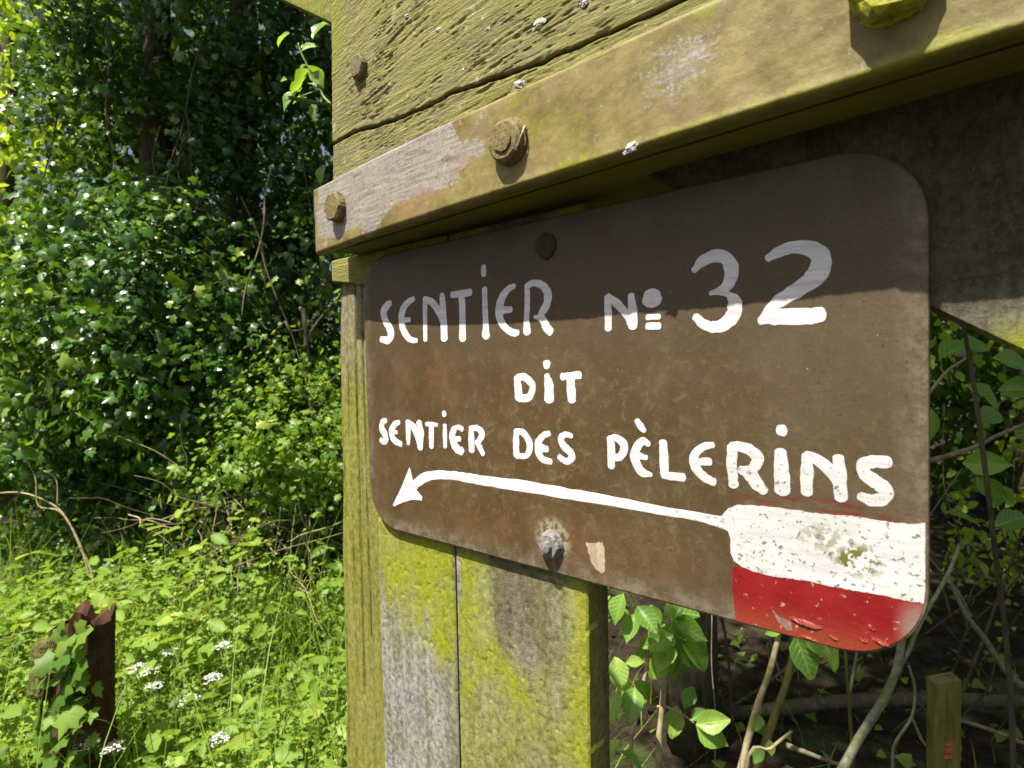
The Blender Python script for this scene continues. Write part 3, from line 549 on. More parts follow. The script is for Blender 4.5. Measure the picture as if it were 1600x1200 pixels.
RED= [(280.3, -75.1), (284.7, -73.2), (297.0, -74.2), (312.1, -73.2), (323.3, -73.4), (339.1, -72.7), (348.8, -73.0), (354.0, -72.8), (353.8, -76.2), (351.6, -83.6), (347.8, -89.2), (342.5, -94.3), (333.9, -98.9), (328.6, -100.3), (320.4, -100.6), (311.9, -100.0), (299.9, -99.7), (281.4, -99.9), (280.8, -92.4), (280.0, -84.4)]
PALE= [(199.2, -78.1), (204.8, -77.6), (210.1, -76.2), (211.2, -79.0), (211.3, -83.8), (211.1, -91.9), (209.2, -93.5), (204.5, -90.9), (202.1, -87.7), (200.8, -82.6)]
sign = thing("trail_sign", "brown painted metal trail sign with white hand lettering, arrow and red-white blaze", "sign", (0.177, 0, -0.1))
SINV = Matrix.Translation((-.177, 0, .1))
def onsign(o): return under(o, sign, SINV)
def rounded(w_, z0, z1, r, inset=0., k=10):
    P = []
    for cx, cz, a0 in ((w_ - r, z1 - r, 0), (r, z1 - r, 90), (r, z0 + r, 180), (w_ - r, z0 + r, 270)):
        for i in range(k + 1):
            a = math.radians(a0 + 90 * i / k); P.append((cx + (r - inset) * math.cos(a), cz + (r - inset) * math.sin(a)))
    return P
def plate_mesh():
    rings = [(rounded(.3544, -.1003, .1003, .031, .0012), 0.0), (rounded(.3544, -.1003, .1003, .031, .0003), .0004), (rounded(.3544, -.1003, .1003, .031, 0), .0012), (rounded(.3544, -.1003, .1003, .031, 0), .0028)]
    V = []; F = []; n = len(rings[0][0])
    for P, y in rings: V += [(x, y, z) for x, z in P]
    for i in range(3):
        for j in range(n): F.append((i * n + j, i * n + (j + 1) % n, (i + 1) * n + (j + 1) % n, (i + 1) * n + j))
    F.append(tuple(range(n))[::-1]); F.append(tuple(range(3 * n, 4 * n)))
    me = mesh_np("plate", V, F=F)
    return me
def fix_normals(me):
    import bmesh
    bm = bmesh.new(); bm.from_mesh(me); bmesh.ops.recalc_face_normals(bm, faces=bm.faces); bm.to_mesh(me); bm.free(); return me
onsign(obj("plate", fix_normals(plate_mesh()), M['plate']))

def stroke_mesh(pts, lift, seed):
    """one brush stroke of paint: domed ribbon with rounded ends, lying on the plate (mm in, metres out)"""
    a = np.array(pts, float); P, W = resample(a[:, :2], a[:, 2], 8)
    rg = np.random.default_rng(seed)
    t = np.gradient(P, axis=0); t /= np.linalg.norm(t, axis=1)[:, None] + 1e-9
    caps = np.array([.35, .62, .82, .94, 1.0]); w0, w1 = W[0] * .33, W[-1] * .33
    Ps = P[0] - t[0] * (caps[::-1, None] * w0); Pe = P[-1] + t[-1] * (caps[:, None] * w1)
    cw = np.sqrt(np.clip(1 - caps ** 2, .015, 1))
    P = np.vstack([Ps, P, Pe]); W = np.concatenate([W[0] * cw[::-1], W, W[-1] * cw]); t = np.vstack([np.repeat(t[:1], 5, 0), t, np.repeat(t[-1:], 5, 0)])
    nrm = np.c_[-t[:, 1], t[:, 0]]
    s = np.arange(len(P)) * .45
    wl = W * .5 * (1 + .10 * (vnoise(s, seed * 3.7, 0., 1) - .5) * 2); wr = W * .5 * (1 + .10 * (vnoise(s, seed * 5.1 + 9, 0., 2) - .5) * 2)
    V = []
    for off, h in ((-1, .25), (-.93, .95), (0, 1.), (.93, .95), (1, .25)):
        wd = np.where(off < 0, wl, wr)
        q = P + nrm * (wd * off)[:, None]
        V.append(np.c_[q[:, 0], np.full(len(q), -(lift + .09 * h)), q[:, 1]])
    V = np.stack(V, 1); n = len(P); idx = np.arange(n * 5).reshape(n, 5)
    Q = np.stack([idx[:-1, :-1], idx[1:, :-1], idx[1:, 1:], idx[:-1, 1:]], -1).reshape(-1, 4)
    return V.reshape(-1, 3) / 1000, [tuple(q) for q in Q]
def poly_mesh(name, pts, y0, y1, wob=.25, seed=0):
    """flat paint patch with a slightly wavering edge"""
    import bmesh
    rg = np.random.default_rng(seed); P = []
    a = np.array(pts, float)
    for i in range(len(a)):
        p, q = a[i], a[(i + 1) % len(a)]; k = max(1, int(np.linalg.norm(q - p) / 1.2))
        for j in range(k): P.append(p + (q - p) * j / k + (rg.random(2) - .5) * wob * (1 if j else .4))
    P = np.array(P); P[:, 0] = np.minimum(P[:, 0], 353.3); P[:, 1] = np.clip(P[:, 1], -99.3, 99.3)
    c = np.array([323.4, -69.3]); dl = P - c; rr = np.linalg.norm(dl, axis=1); m = (dl[:, 0] > 0) & (dl[:, 1] < 0) & (rr > 29.7)   # keep inside the round corner
    P[m] = c + dl[m] / rr[m][:, None] * 29.7
    n = len(P); V = [(x / 1000, y1 / 1000, z / 1000) for x, z in P] + [(x / 1000, y0 / 1000, z / 1000) for x, z in P]
    F = [tuple(range(n))] + [(i, n + i, n + (i + 1) % n, (i + 1) % n) for i in range(n)]
    return fix_normals(mesh_np(name, V, F=F))
k = 0
for nm, strokes in STROKES:
    parts = []
    for i, st in enumerate(strokes):
        k += 1; parts.append(stroke_mesh(st, .04 + .05 * i, k))
    v, f = join(parts)
    if nm == 'arrow':
        onsign(obj("arrow_shaft", fix_normals(mesh_np("arrow_shaft", v, F=f)), M['white']))
    else:
        onsign(obj("letter", fix_normals(mesh_np("letter", v, F=f)), M['white']))
onsign(obj("arrow_head", poly_mesh("arrow_head", HEAD, 0, -.24, .2, 3), M['white']))
onsign(obj("red_patch", poly_mesh("red_patch", RED, 0, -.14, .35, 1), M['red']))
onsign(obj("white_patch", poly_mesh("white_patch", WHITE, 0, -.30, .45, 2), M['white']))
onsign(obj("paint_scrape", poly_mesh("paint_scrape", PALE, 0, -.05, .9, 4), M['pale']))
onsign(obj("bare_spot", poly_mesh("bare_spot", [(297.5, -90), (301, -92.5), (305, -93), (306, -97), (303.5, -97.3), (300, -95)], 0, -.19, .5, 5), M['bare']))
onsign(obj("bare_spot", poly_mesh("bare_spot", [(336.5, -92), (340, -92.5), (341.5, -93.4), (338.5, -93.8)], 0, -.19, .3, 6), M['bare']))
def flake(x0, z0, x1, z1, hgt, lift, seed):
    """curled edge of lifted paint"""
    rg = np.random.default_rng(seed); n = 14; V = []
    for i in range(n):
        u = i / (n - 1); x = x0 + (x1 - x0) * u; z = z0 + (z1 - z0) * u + .5 * (rg.random() - .5)
        env = math.sin(math.pi * min(max(u, .05), .95)) ** .6; h = hgt * (.55 + .6 * rg.random()) * env
        V += [(x, -.16, z + .9), (x, -.2 - lift * env * .45, z + .2 * h), (x + .2, -.2 - lift * env, z - h)]
    V = np.array(V) / 1000; idx = np.arange(n * 3).reshape(n, 3)
    F = [tuple(q) for q in np.stack([idx[:-1, :-1], idx[1:, :-1], idx[1:, 1:], idx[:-1, 1:]], -1).reshape(-1, 4)]
    return mesh_np("paint_flake", V, F=F)
for i, a in enumerate(((304.5, -91.5, 317.5, -92.6, 1.6, 1.5), (335.5, -91.6, 341.5, -93.0, 1.0, 1.1), (320, -95.2, 324, -95.6, .8, .8), (331, -93.2, 334.5, -93.6, .7, .7), (309, -98.0, 316, -98.6, .7, .8), (334.0, -87.6, 337.2, -88.0, .6, .6))):
    onsign(obj("paint_flake", flake(a[0], a[1], a[2], a[3], a[4] * .7, a[5] * .6, 30 + i), M['red']))
nut = onsign(obj("bolt", fix_normals(bolt_mesh("bolt", .0072, .0045, 6, 1.15, .0034, .0032, rough=.05, seed=21)), M['bolt_zinc'])); nut.location = (.1760, 0, -.0838)
nut = onsign(obj("bolt", fix_normals(bolt_mesh("bolt", .0062, .0016, 0, 1.15, rough=.2, seed=22)), M['bolt_dark'])); nut.location = (.1765, 0, .0847)

# ------------------------------------------------------------------ vegetation: leaf shapes and scatter
def T_ivy():
    o = [(0, .05), (.20, -.10), (.52, .08), (.36, .34), (.44, .58), (.17, .64), (0, 1.0), (-.17, .64), (-.44, .58), (-.36, .34), (-.52, .08), (-.20, -.10)]
    V = [(x, y, -.28 * abs(x) - .12 * y * y) for x, y in o] + [(0, .38, .03)]
    return np.array(V), np.array([(i, (i + 1) % 12, 12) for i in range(12)])
def T_ivy_lo():
    o = [(0, 0), (.48, .05), (.36, .5), (0, 1.0), (-.36, .5), (-.48, .05)]
    V = [(x, y, -.28 * abs(x) - .12 * y * y) for x, y in o] + [(0, .38, .03)]
    return np.array(V), np.array([(i, (i + 1) % 6, 6) for i in range(6)])
def T_oval(w_=.30, fold=.35, droop=.25):
    V = [(0, 0, 0)]
    for y, q in ((.22, .78), (.5, 1.), (.78, .62)):
        for s in (-1, 0, 1): V.append((s * w_ * q, y, -fold * abs(s) * w_ * q * -1 * .6 - droop * y * y + (.0 if s else 0)))
    V.append((0, 1, -droop))
    F = [(0, 2, 1), (0, 3, 2), (1, 2, 5), (1, 5, 4), (2, 3, 6), (2, 6, 5), (4, 5, 8), (4, 8, 7), (5, 6, 9), (5, 9, 8), (7, 8, 10), (8, 9, 10)]
    return np.array(V), np.array(F)
def T_broad():
    """broad pointed shrub leaf, folded at the midrib with wavy margins"""
    V = [(0, 0, 0)]; rows = ((.10, .42), (.25, .82), (.42, 1.), (.60, .90), (.78, .58), (.91, .24)); F = []
    for i, (y, q) in enumerate(rows):
        for s in (-1, -.5, 0, .5, 1): V.append((s * .33 * q, y + .03 * abs(s), .16 * abs(s) * q - .26 * y * y + .025 * math.sin(i * 2.1 + s * 2) * abs(s)))
    V.append((0, 1.0, -.28)); b = lambda i, j: 1 + 5 * i + j
    F += [(0, b(0, j + 1), b(0, j)) for j in range(4)]
    for i in range(5):
        for j in range(4): F += [(b(i, j), b(i, j + 1), b(i + 1, j + 1)), (b(i, j), b(i + 1, j + 1), b(i + 1, j))]
    F += [(b(5, j), b(5, j + 1), len(V) - 1) for j in range(4)]
    return np.array(V), np.array(F)
def T_small():
    V = [(0, 0, 0), (.3, .45, .05), (0, 1, -.12), (-.3, .45, .05), (0, .45, -.03)]
    return np.array(V), np.array([(0, 1, 4), (1, 2, 4), (2, 3, 4), (3, 0, 4)])
def T_lobed():
    """deeply cut hawthorn-like leaf"""
    o = [(0, 0), (.12, .22), (.40, .30), (.24, .45), (.42, .62), (.16, .72), (.10, .95), (-.10, .95), (-.16, .72), (-.42, .62), (-.24, .45), (-.40, .30), (-.12, .22)]
    V = [(x, y, -.2 * abs(x) - .1 * y * y) for x, y in o] + [(0, .5, .02)]
    return np.array(V), np.array([(i, (i + 1) % 13, 13) for i in range(13)])
def T_nettle():
    V = [(0, 0, 0)]; n = 5
    for i in range(n):
        y = (i + .35) / n; q = .30 * math.sin(math.pi * (y * .86 + .10)) ** .8
        V += [(-q * .82, y - .05, .05), (0, y, -.02 - .12 * y * y), (q * .82, y - .05, .05), (-q, y + .06, .06), (q, y + .06, .06)]
    V.append((0, 1, -.14)); F = []; c = 0
    for i in range(n):
        b = 1 + 5 * i
        if i == 0: F += [(0, b + 1, b), (0, b + 2, b + 1)]
        nx = b + 5 if i < n - 1 else None
        if nx: F += [(b, b + 1, b + 3), (b + 1, b + 2, b + 4), (b + 3, b + 1, nx), (nx, b + 1, nx + 1), (b + 1, b + 4, nx + 2), (b + 1, nx + 2, nx + 1)]
        else: F += [(b, b + 1, b + 3), (b + 1, b + 2, b + 4), (b + 3, b + 1, len(V) - 1), (b + 1, b + 4, len(V) - 1)]
    return np.array(V), np.array(F)
def unit(v): return v / (np.linalg.norm(v, axis=-1, keepdims=True) + 1e-9)
def scatter(tmpl, pos, nrm, tip, size, tint=None, seed=0):
    """many leaves as one mesh: returns V, T, tint"""
    TV, TF = tmpl; N = len(pos)
    z = unit(nrm); y = tip - z * np.sum(tip * z, -1, keepdims=True) * .75; y = unit(y); x = unit(np.cross(y, z)); z = np.cross(x, y)
    B = np.stack([x, y, z], 1) * np.asarray(size)[:, None, None]
    V = np.einsum('tk,nkc->ntc', TV, B) + pos[:, None, :]
    T = TF[None] + (np.arange(N) * len(TV))[:, None, None]
    t = np.repeat(tint if tint is not None else np.random.default_rng(seed).random(N), len(TV))
    return V.reshape(-1, 3), T.reshape(-1, 3), t
def leaf_mesh(name, sets, mat):
    V = []; T = []; A = []; n = 0
    for v, t, a in sets:
        V.append(v); T.append(t + n); A.append(a); n += len(v)
    me = mesh_np(name, np.vstack(V), tris=np.vstack(T), attrs=dict(tint=np.concatenate(A))); me.materials.append(mat); return me
def blob_leaves(rg, c, r, n, size, out_bias=.6, shell=.55, hang=.8, clump=10, spread=.11, up=.45, gaps=True):
    """leaf positions in ragged hanging sprays over an ellipsoid"""
    c = np.asarray(c, float); r = np.asarray(r, float); m = max(1, n // clump)
    d = unit(rg.normal(size=(m, 3))); rad = (shell + (1 - shell) * rg.random(m) ** .6) * (.82 + .36 * fbm(d[:, 0] * 2.2 + c[0] * 3, d[:, 1] * 2.2 + c[1], d[:, 2] * 2.2, 3, 7))
    cc = c + d * r * rad[:, None]
    keep = rg.random(m) < sstep(.40, .54, fbm(cc[:, 0] * 3.2, cc[:, 1] * 3.2, cc[:, 2] * 3.2, 3, 17)) if gaps else np.ones(m, bool)
    if gaps: keep &= rg.random(m) < sstep(.34, .50, fbm(cc[:, 0] * 8, cc[:, 1] * 8, cc[:, 2] * 8, 2, 19))
    d, cc = d[keep], cc[keep]; m = len(d)
    k = np.repeat(np.arange(m), clump); N = len(k)
    shoot = unit(d + np.array([0, 0, -hang]) + .7 * rg.normal(size=(m, 3)))
    s = rg.random(N) * spread * 2.4
    pos = cc[k] + shoot[k] * s[:, None] + rg.normal(size=(N, 3)) * spread * .36
    nrm = unit(out_bias * d[k] + np.array([0, -.18, up]) + .72 * rg.normal(size=(N, 3)))
    tip = unit(np.array([0, 0, -hang]) + .5 * d[k] + .6 * rg.normal(size=(N, 3)))
    sz = size * (.38 + 1.0 * rg.random(N) ** 1.3)
    tint = np.clip(.55 * rg.random(m)[k] ** 1.4 + .42 * rg.random(N) + .12 * (s / (spread * 2.4)), 0, 1)
    return pos, nrm, tip, sz, tint
def leaf_protos(name, tmpl, mat, n=4, tints=(.1, .4, .7, .95)):
    L = []
    for i in range(n):
        me = mesh_np(name, tmpl[0] * (1 + .07 * (np.random.default_rng(i + 50).random(tmpl[0].shape) - .5)), tris=tmpl[1], attrs=dict(tint=np.full(len(tmpl[0]), tints[i % len(tints)])), smooth=True)
        me.materials.append(mat); L.append(me)
    return L
def leaf_obj(me, parent, pos, nrm, tip, size, name="leaf"):
    z = unit(np.asarray(nrm, float)); y = np.asarray(tip, float); y = unit(y - z * (y @ z)); x = np.cross(y, z)
    o = bpy.data.objects.new(name, me); COL.objects.link(o); o.parent = parent
    W = Matrix(((x[0] * size, y[0] * size, z[0] * size, pos[0]), (x[1] * size, y[1] * size, z[1] * size, pos[1]), (x[2] * size, y[2] * size, z[2] * size, pos[2]), (0, 0, 0, 1)))
    o.matrix_parent_inverse = Matrix.Translation(-Vector(parent.location)); o.matrix_basis = W
    return o
def attach(o, parent):
    o.parent = parent; o.matrix_parent_inverse = Matrix.Translation(-Vector(parent.location)); return o
LV_IVY = leaf_protos("leaf", T_ivy(), M['ivy']); LV_FRESH = leaf_protos("leaf", T_broad(), M['fresh']); LV_BUSH = leaf_protos("leaf", T_lobed(), M['bush'])
LV_NET = leaf_protos("leaf", T_nettle(), M['herb'])

def wobble_path(p0, p1, n, amp, rg):
    t = np.linspace(0, 1, n)[:, None]; P = np.asarray(p0) * (1 - t) + np.asarray(p1) * t
    w_ = rg.normal(size=(n, 3)) * amp; w_[0] = 0; w_[-1] *= .5; return P + np.cumsum(w_, 0) * .5
def make_tree(name, label, cat, base, trunk, r0, blobs, mat, tmpl, size, group=None, limbs=(), singles=0, protos=None, seed=0, trunk_mat='bark', loc_z=None):
    """tree or tall bush: trunk, limbs, a crown of leaves and, on its near side, leaves one can pick out"""
    rg = np.random.default_rng(seed); bz = float(ground_z(base[0], base[1])) - .03
    t = thing(name, label, cat, (base[0], base[1], bz), group)
    P = np.array([(base[0], base[1], bz)] + [tuple(p) for p in trunk]); R_ = np.linspace(r0, r0 * .35, len(P))
    v, f = tube(P, R_, 9, .12, seed, res=4); attach(obj("trunk", mesh_np("trunk", v, F=f, smooth=True), M[trunk_mat]), t)
    for a, b, r in limbs:
        v, f = tube(wobble_path(a, b, 7, .05, rg), np.linspace(r, r * .3, 7), 6, .1, seed, res=2); attach(obj("limb", mesh_np("limb", v, F=f, smooth=True), M[trunk_mat]), t)
    sets = []; cand = []
    for (c, r, n, kw) in blobs:
        pos, nrm, tip, sz, tint = blob_leaves(rg, c, r, n, size, **kw)
        sets.append(scatter(tmpl, pos, nrm, tip, sz, tint)); cand.append((pos, nrm, tip, sz, tint))
    tag(attach(obj("foliage", leaf_mesh("foliage", sets, mat)), t), kind="stuff")
    if singles:
        pos, nrm, tip, sz, tint = [np.concatenate(x) for x in zip(*cand)]
        rel = pos - CAM; dep = rel @ FW; px = rel @ RT / dep; py = rel @ UP / dep
        ok = np.where((dep > 1) & (np.abs(px) < .84) & (np.abs(py) < .63))[0]
        ok = ok[np.argsort(dep[ok] / sz[ok])][:singles * 3]; ok = rg.choice(ok, min(singles, len(ok)), False)
        for i in ok:
            p = pos[i] - FW * .05 + np.array([0, 0, .012])
            leaf_obj(protos[int(tint[i] * 3.99)], t, p, nrm[i], tip[i], sz[i] * 1.12)
    return t
IVY, IVL, OVL, SML, LOB = T_ivy(), T_ivy_lo(), T_oval(), T_small(), T_lobed()
pl = lambda s, o, z: tuple(plot(s, o, z))

# ivy-clad trees and hedge beyond the verge
make_tree("ivy_tree", "ivy-smothered tree whose glossy leaves catch the sun, beside the bright maple", "tree", pl(-2.15, 3.55, 0)[:2],
    [pl(-2.1, 3.6, 0.2), pl(-2.05, 3.65, 1.6), pl(-2.0, 3.7, 3.2)], .14,
    [(pl(-1.95, 3.15, .25), (.62, .55, .72), 19000, {}), (pl(-1.72, 3.05, -.02), (.42, .38, .46), 9000, {}), (pl(-2.15, 3.5, 1.2), (.55, .45, .7), 12000, {}),
     (pl(-2.0, 3.6, 2.2), (.8, .6, .6), 8000, {}), (pl(-2.55, 3.1, -.35), (.45, .35, .30), 3500, {}), (pl(-2.2, 3.45, -.75), (.8, .35, .35), 4500, dict(gaps=False)), (pl(-1.4, 3.3, -.75), (.6, .3, .3), 3500, dict(gaps=False))],
    M['ivy'], IVY, .044, "ivy-clad trees", [(pl(-2.1, 3.6, .3), pl(-1.5, 3.2, .6), .035), (pl(-2.05, 3.65, 1.4), pl(-2.7, 3.3, 1.9), .03)], 150, LV_IVY, 101)
make_tree("ivy_tree", "tall ivy-hung trunk standing in deep shade behind the cross beam's sawn end", "tree", pl(-1.85, 4.35, 0)[:2],
    [pl(-1.9, 4.35, .4), pl(-1.85, 4.4, 2.0), pl(-1.8, 4.4, 4.2)], .16,
    [(pl(-1.75, 4.1, 1.1), (.62, .45, 1.0), 14000, {}), (pl(-1.35, 4.0, .55), (.55, .42, .75), 10000, {}), (pl(-1.9, 4.1, 2.4), (.8, .5, .8), 9000, {}), (pl(-1.2, 4.2, 1.9), (.6, .45, .9), 9000, {}),
     (pl(-1.5, 4.0, 3.9), (1.5, .9, .75), 12000, dict(shell=.2, gaps=False))],
    M['ivy'], IVL, .048, "ivy-clad trees", [(pl(-1.9, 4.35, .6), pl(-1.2, 4.0, 1.0), .04), (pl(-1.85, 4.4, 1.8), pl(-1.1, 4.1, 2.3), .035)], 90, LV_IVY, 102)
make_tree("maple_tree", "bright yellow-green broadleaf tree glowing behind the ivy at the hedge's open end", "tree", pl(-3.9, 4.7, 0)[:2],
    [pl(-3.9, 4.7, .8), pl(-3.85, 4.8, 2.2), pl(-3.8, 4.9, 4.0)], .11,
    [(pl(-3.25, 3.95, 1.2), (.55, .5, .75), 3600, dict(shell=.3)), (pl(-3.2, 4.0, 2.2), (.7, .6, .7), 3000, {}), (pl(-3.2, 3.9, .3), (.5, .4, .5), 2400, {}), (pl(-4.2, 4.4, 1.0), (.8, .6, 1.4), 3000, {})],
    M['bright'], OVL, .075, "background woodland trees", [(pl(-3.9, 4.7, 1), pl(-3.3, 4.1, 1.4), .03)], 0, None, 103)
make_tree("elder_bush", "loose pale-leaved bush growing through the sunlit ivy behind the arching branch", "bush", pl(-2.2, 3.0, 0)[:2],
    [pl(-2.2, 3.0, -.6), pl(-2.15, 2.95, .1), pl(-2.1, 2.95, .5)], .025,
    [(pl(-2.15, 2.78, .35), (.35, .22, .28), 1500, dict(spread=.10, shell=.3)), (pl(-1.75, 2.72, -.05), (.32, .2, .22), 1300, dict(spread=.10, shell=.3)), (pl(-2.35, 2.8, -.1), (.28, .2, .25), 1100, dict(spread=.10, shell=.3))],
    M['bush'], OVL, .042, None, [(pl(-2.15, 2.95, .0), pl(-1.7, 2.7, .12), .008), (pl(-2.15, 2.95, .2), pl(-2.4, 2.75, .5), .008)], 0, None, 107)
make_tree("hawthorn_bush", "light green small-leaved hawthorn bush leaning over the dead brambles", "bush", pl(-.95, 3.0, 0)[:2],
    [pl(-.95, 3.0, -.7), pl(-.98, 2.98, -.2), pl(-1.0, 2.95, .3)], .03,
    [(pl(-.98, 2.85, -.28), (.36, .30, .24), 3600, dict(spread=.08, up=.7, hang=.1, gaps=False)), (pl(-1.25, 2.8, -.42), (.30, .24, .13), 2000, dict(spread=.08, up=.7, hang=.1, gaps=False)), (pl(-.86, 2.95, .12), (.28, .26, .26), 1500, dict(spread=.10, up=.6, hang=.1, shell=.2)),
     (pl(-.9, 3.1, .55), (.35, .25, .18), 900, dict(spread=.10, up=.6, hang=.1, shell=.2))],
    M['bush'], LOB, .036, None, [(pl(-.95, 3.0, -.5), pl(-1.3, 2.75, -.35), .012), (pl(-.97, 2.98, -.2), pl(-.7, 2.8, .05), .012), (pl(-1.0, 2.95, .2), pl(-1.35, 2.9, .28), .008), (pl(-1.0, 2.95, .1), pl(-.75, 3.1, .6), .010)], 90, LV_BUSH, 104)
# shaded woodland behind everything
rg = np.random.default_rng(61)
iv2 = [o for o in bpy.data.objects if o.name.startswith("ivy_tree")]
for i in range(26):                                            # bare ivy stems and dead twigs hanging in front of the trunks
    t = iv2[0 if i % 3 == 0 else -1]; a = plot(-2.3 + 1.4 * rg.random(), 3.0 + .55 * rg.random(), .2 + 1.7 * rg.random()); L = .35 + .7 * rg.random()
    v, f = tube(wobble_path(a, a + np.array([rg.normal() * .18, rg.normal() * .12, -L]), 7, .03, rg), np.linspace(.005, .0018, 7), 5, .1, i, res=3)
    attach(obj("hanging_stem", mesh_np("hanging_stem", v, F=f, smooth=True), M['twig' if i % 4 == 0 else 'bark']), t)
wl = [(-3.9, 6.2, 3.2, 1.6, 1.3), (-2.9, 6.3, 1.0, 1.5, 1.7), (-.9, 6.0, .7, 1.4, 1.7), (1.0, 5.6, .4, 1.3, 1.4), (2.6, 5.2, .3, 1.3, 1.4), (4.2, 5.0, .4, 1.3, 1.5), (-5.6, 6.6, .9, 1.5, 1.9), (-1.8, 6.6, 3.0, 1.6, 1.3), (0.2, 6.2, 2.7, 1.5, 1.3), (2.4, 5.8, 2.5, 1.6, 1.2)]
WL_LAB = ["tall woodland crown high above the glowing maple", "dark woodland tree far behind the tall ivy-hung trunk", "dim woodland tree far behind the hawthorn bush", "shaded woodland tree far behind the mossy upright boards", "shaded woodland tree beyond the orange-marked stake",
    "sun-flecked woodland tree beyond the leaning lichened branch", "woodland tree behind the glowing yellow-green maple", "tall woodland crown closing the gap above the ivy", "tall woodland crown over the cross beam", "tall woodland crown past the sloping brace"]
for i, (s, o, z, r, h) in enumerate(wl):
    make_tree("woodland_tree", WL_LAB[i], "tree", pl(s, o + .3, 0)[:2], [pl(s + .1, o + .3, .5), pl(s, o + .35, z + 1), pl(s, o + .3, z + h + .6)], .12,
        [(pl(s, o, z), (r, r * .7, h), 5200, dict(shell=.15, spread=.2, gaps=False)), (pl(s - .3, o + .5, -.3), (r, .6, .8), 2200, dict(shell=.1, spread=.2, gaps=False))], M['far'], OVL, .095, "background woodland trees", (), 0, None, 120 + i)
# unseen crowns added overhead to keep the wood floor and the ivy's heart in shade
ov = [(pl(-2.6, 5.0, 0), (-2.9, .05, 4.2), (.95, .62, .4), 5500, "overhanging tree with an unseen crown placed to shade the upper ivy beside the maple"),
      (pl(.55, 1.9, 0), (.35, .55, 3.9), (1.3, 1.0, .6), 5200, "spreading shade tree with an unseen crown placed to shade the dark thicket behind the sign"),
      (pl(1.5, 1.3, 0), (.55, -.42, 3.6), (1.25, .68, .45), 8500, "shade tree with an unseen low crown placed to darken the ground behind the sign"),
      (pl(2.6, 2.4, 0), (2.3, 1.1, 3.9), (1.5, 1.1, .6), 5200, "spreading shade tree with an unseen crown placed to shade the thicket past the brace"),
      (pl(-1.2, 5.2, 0), (-2.9, 1.0, 4.3), (1.2, .8, .5), 6000, "overhanging tree with an unseen crown placed to shade the tall ivy-hung trunk"),
      (pl(1.2, 4.6, 0), (-.6, 2.6, 4.2), (1.7, 1.0, .6), 6500, "overhanging tree with an unseen crown placed to shade the wood behind the upright boards"),
      (pl(3.6, 4.2, 0), (2.4, 3.2, 4.0), (1.6, 1.1, .6), 5200, "overhanging tree with an unseen crown placed to shade the far right wood")]
for i, (b, c, r, n, lab) in enumerate(ov):
    make_tree("added_shade_tree", lab, "tree", b[:2], [(b[0], b[1], .6), (b[0] * .7 + c[0] * .3, b[1] * .7 + c[1] * .3, 2.4), (c[0], c[1], c[2])], .09,
        [(c, r, n, dict(shell=.1, spread=.16, gaps=False)), ((c[0] * .6 + b[0] * .4, c[1] * .6 + b[1] * .4, c[2] + .9), (r[0], r[1], .6), n // 2, dict(shell=.1, spread=.16, gaps=False))], M['far'], OVL, .095, "added overhanging shade trees", (), 0, None, 140 + i)

make_tree("sunlit_shrub", "bright sunlit shrub glimpsed far through the thicket past the stake", "shrub", (.3, 4.0), [(.3, 4.0, -.8), (.3, 4.0, -.4), (.35, 4.0, .1)], .03,
    [((.25, 3.95, -.75), (.5, .35, .4), 1800, dict(shell=.3)), ((.75, 4.3, -.2), (.5, .35, .5), 1500, dict(shell=.3)), ((-.1, 4.2, .3), (.4, .3, .4), 900, dict(shell=.3))], M['bright'], OVL, .06, None, (), 0, None, 180)

# ------------------------------------------------------------------ branches, twigs, saplings
def branch(name, label, paths, mat, cat="branch", group=None, part=None, sides=7):
    loc = tuple(paths[0][0][0]); t = thing(name, label, cat, loc, group)
    for i, (P, r0, r1) in enumerate(paths):
        v, f = tube(P, np.linspace(r0, r1, len(P)), sides, .10, i, res=5)
        attach(obj(part or ("stem" if i == 0 else "side_twig"), mesh_np("stem", v, F=f, smooth=True), M[mat]), t)
    return t
gz = lambda x, y: float(ground_z(x, y)) - .02
def rext(p0, p1):
    p0, p1 = np.array(p0), np.array(p1); d = p0 - p1; k = (p0[2] - GROUND) / max(1e-3, -d[2]); q = p0 + d * k; return (q[0], q[1], gz(q[0], q[1]))
root = lambda p, dx=0., dy=0.: (p[0] + dx, p[1] + dy, gz(p[0] + dx, p[1] + dy))
A1 = [(-2.686, .424, -.86), (-2.718, .402, -.712), (-2.779, .353, -.573), (-2.851, .291, -.543), (-2.862, .287, -.42), (-2.914, .247, -.295)]
A2 = [root((-2.66, .45)), (-2.676, .432, -.85), (-2.711, .406, -.74), (-2.749, .378, -.629), (-2.80, .336, -.545), (-2.902, .247, -.487), (-3.014, .147, -.489)]
A3 = [(-2.79, .345, -.55), (-2.795, .347, -.436), (-2.836, .312, -.394)]
branch("arching_branch", "bare pale branch arching over the dark hollow behind the rotten stump", [(A2, .0062, .003), (A1, .005, .0025), (A3, .0035, .0015)], 'pale_twig')
SA = [root((-.129, .576)), (-.129, .576, -.668), (-.122, .587, -.568), (-.109, .604, -.474), (-.107, .609, -.395)]
SB = [root((-.094, .607)), (-.094, .607, -.669), (-.092, .614, -.569), (-.087, .623, -.485), (-.083, .631, -.400)]
SBT = [(-.11, .599, -.554), (-.087, .62, -.553), (-.065, .639, -.568), (-.051, .650, -.581)]
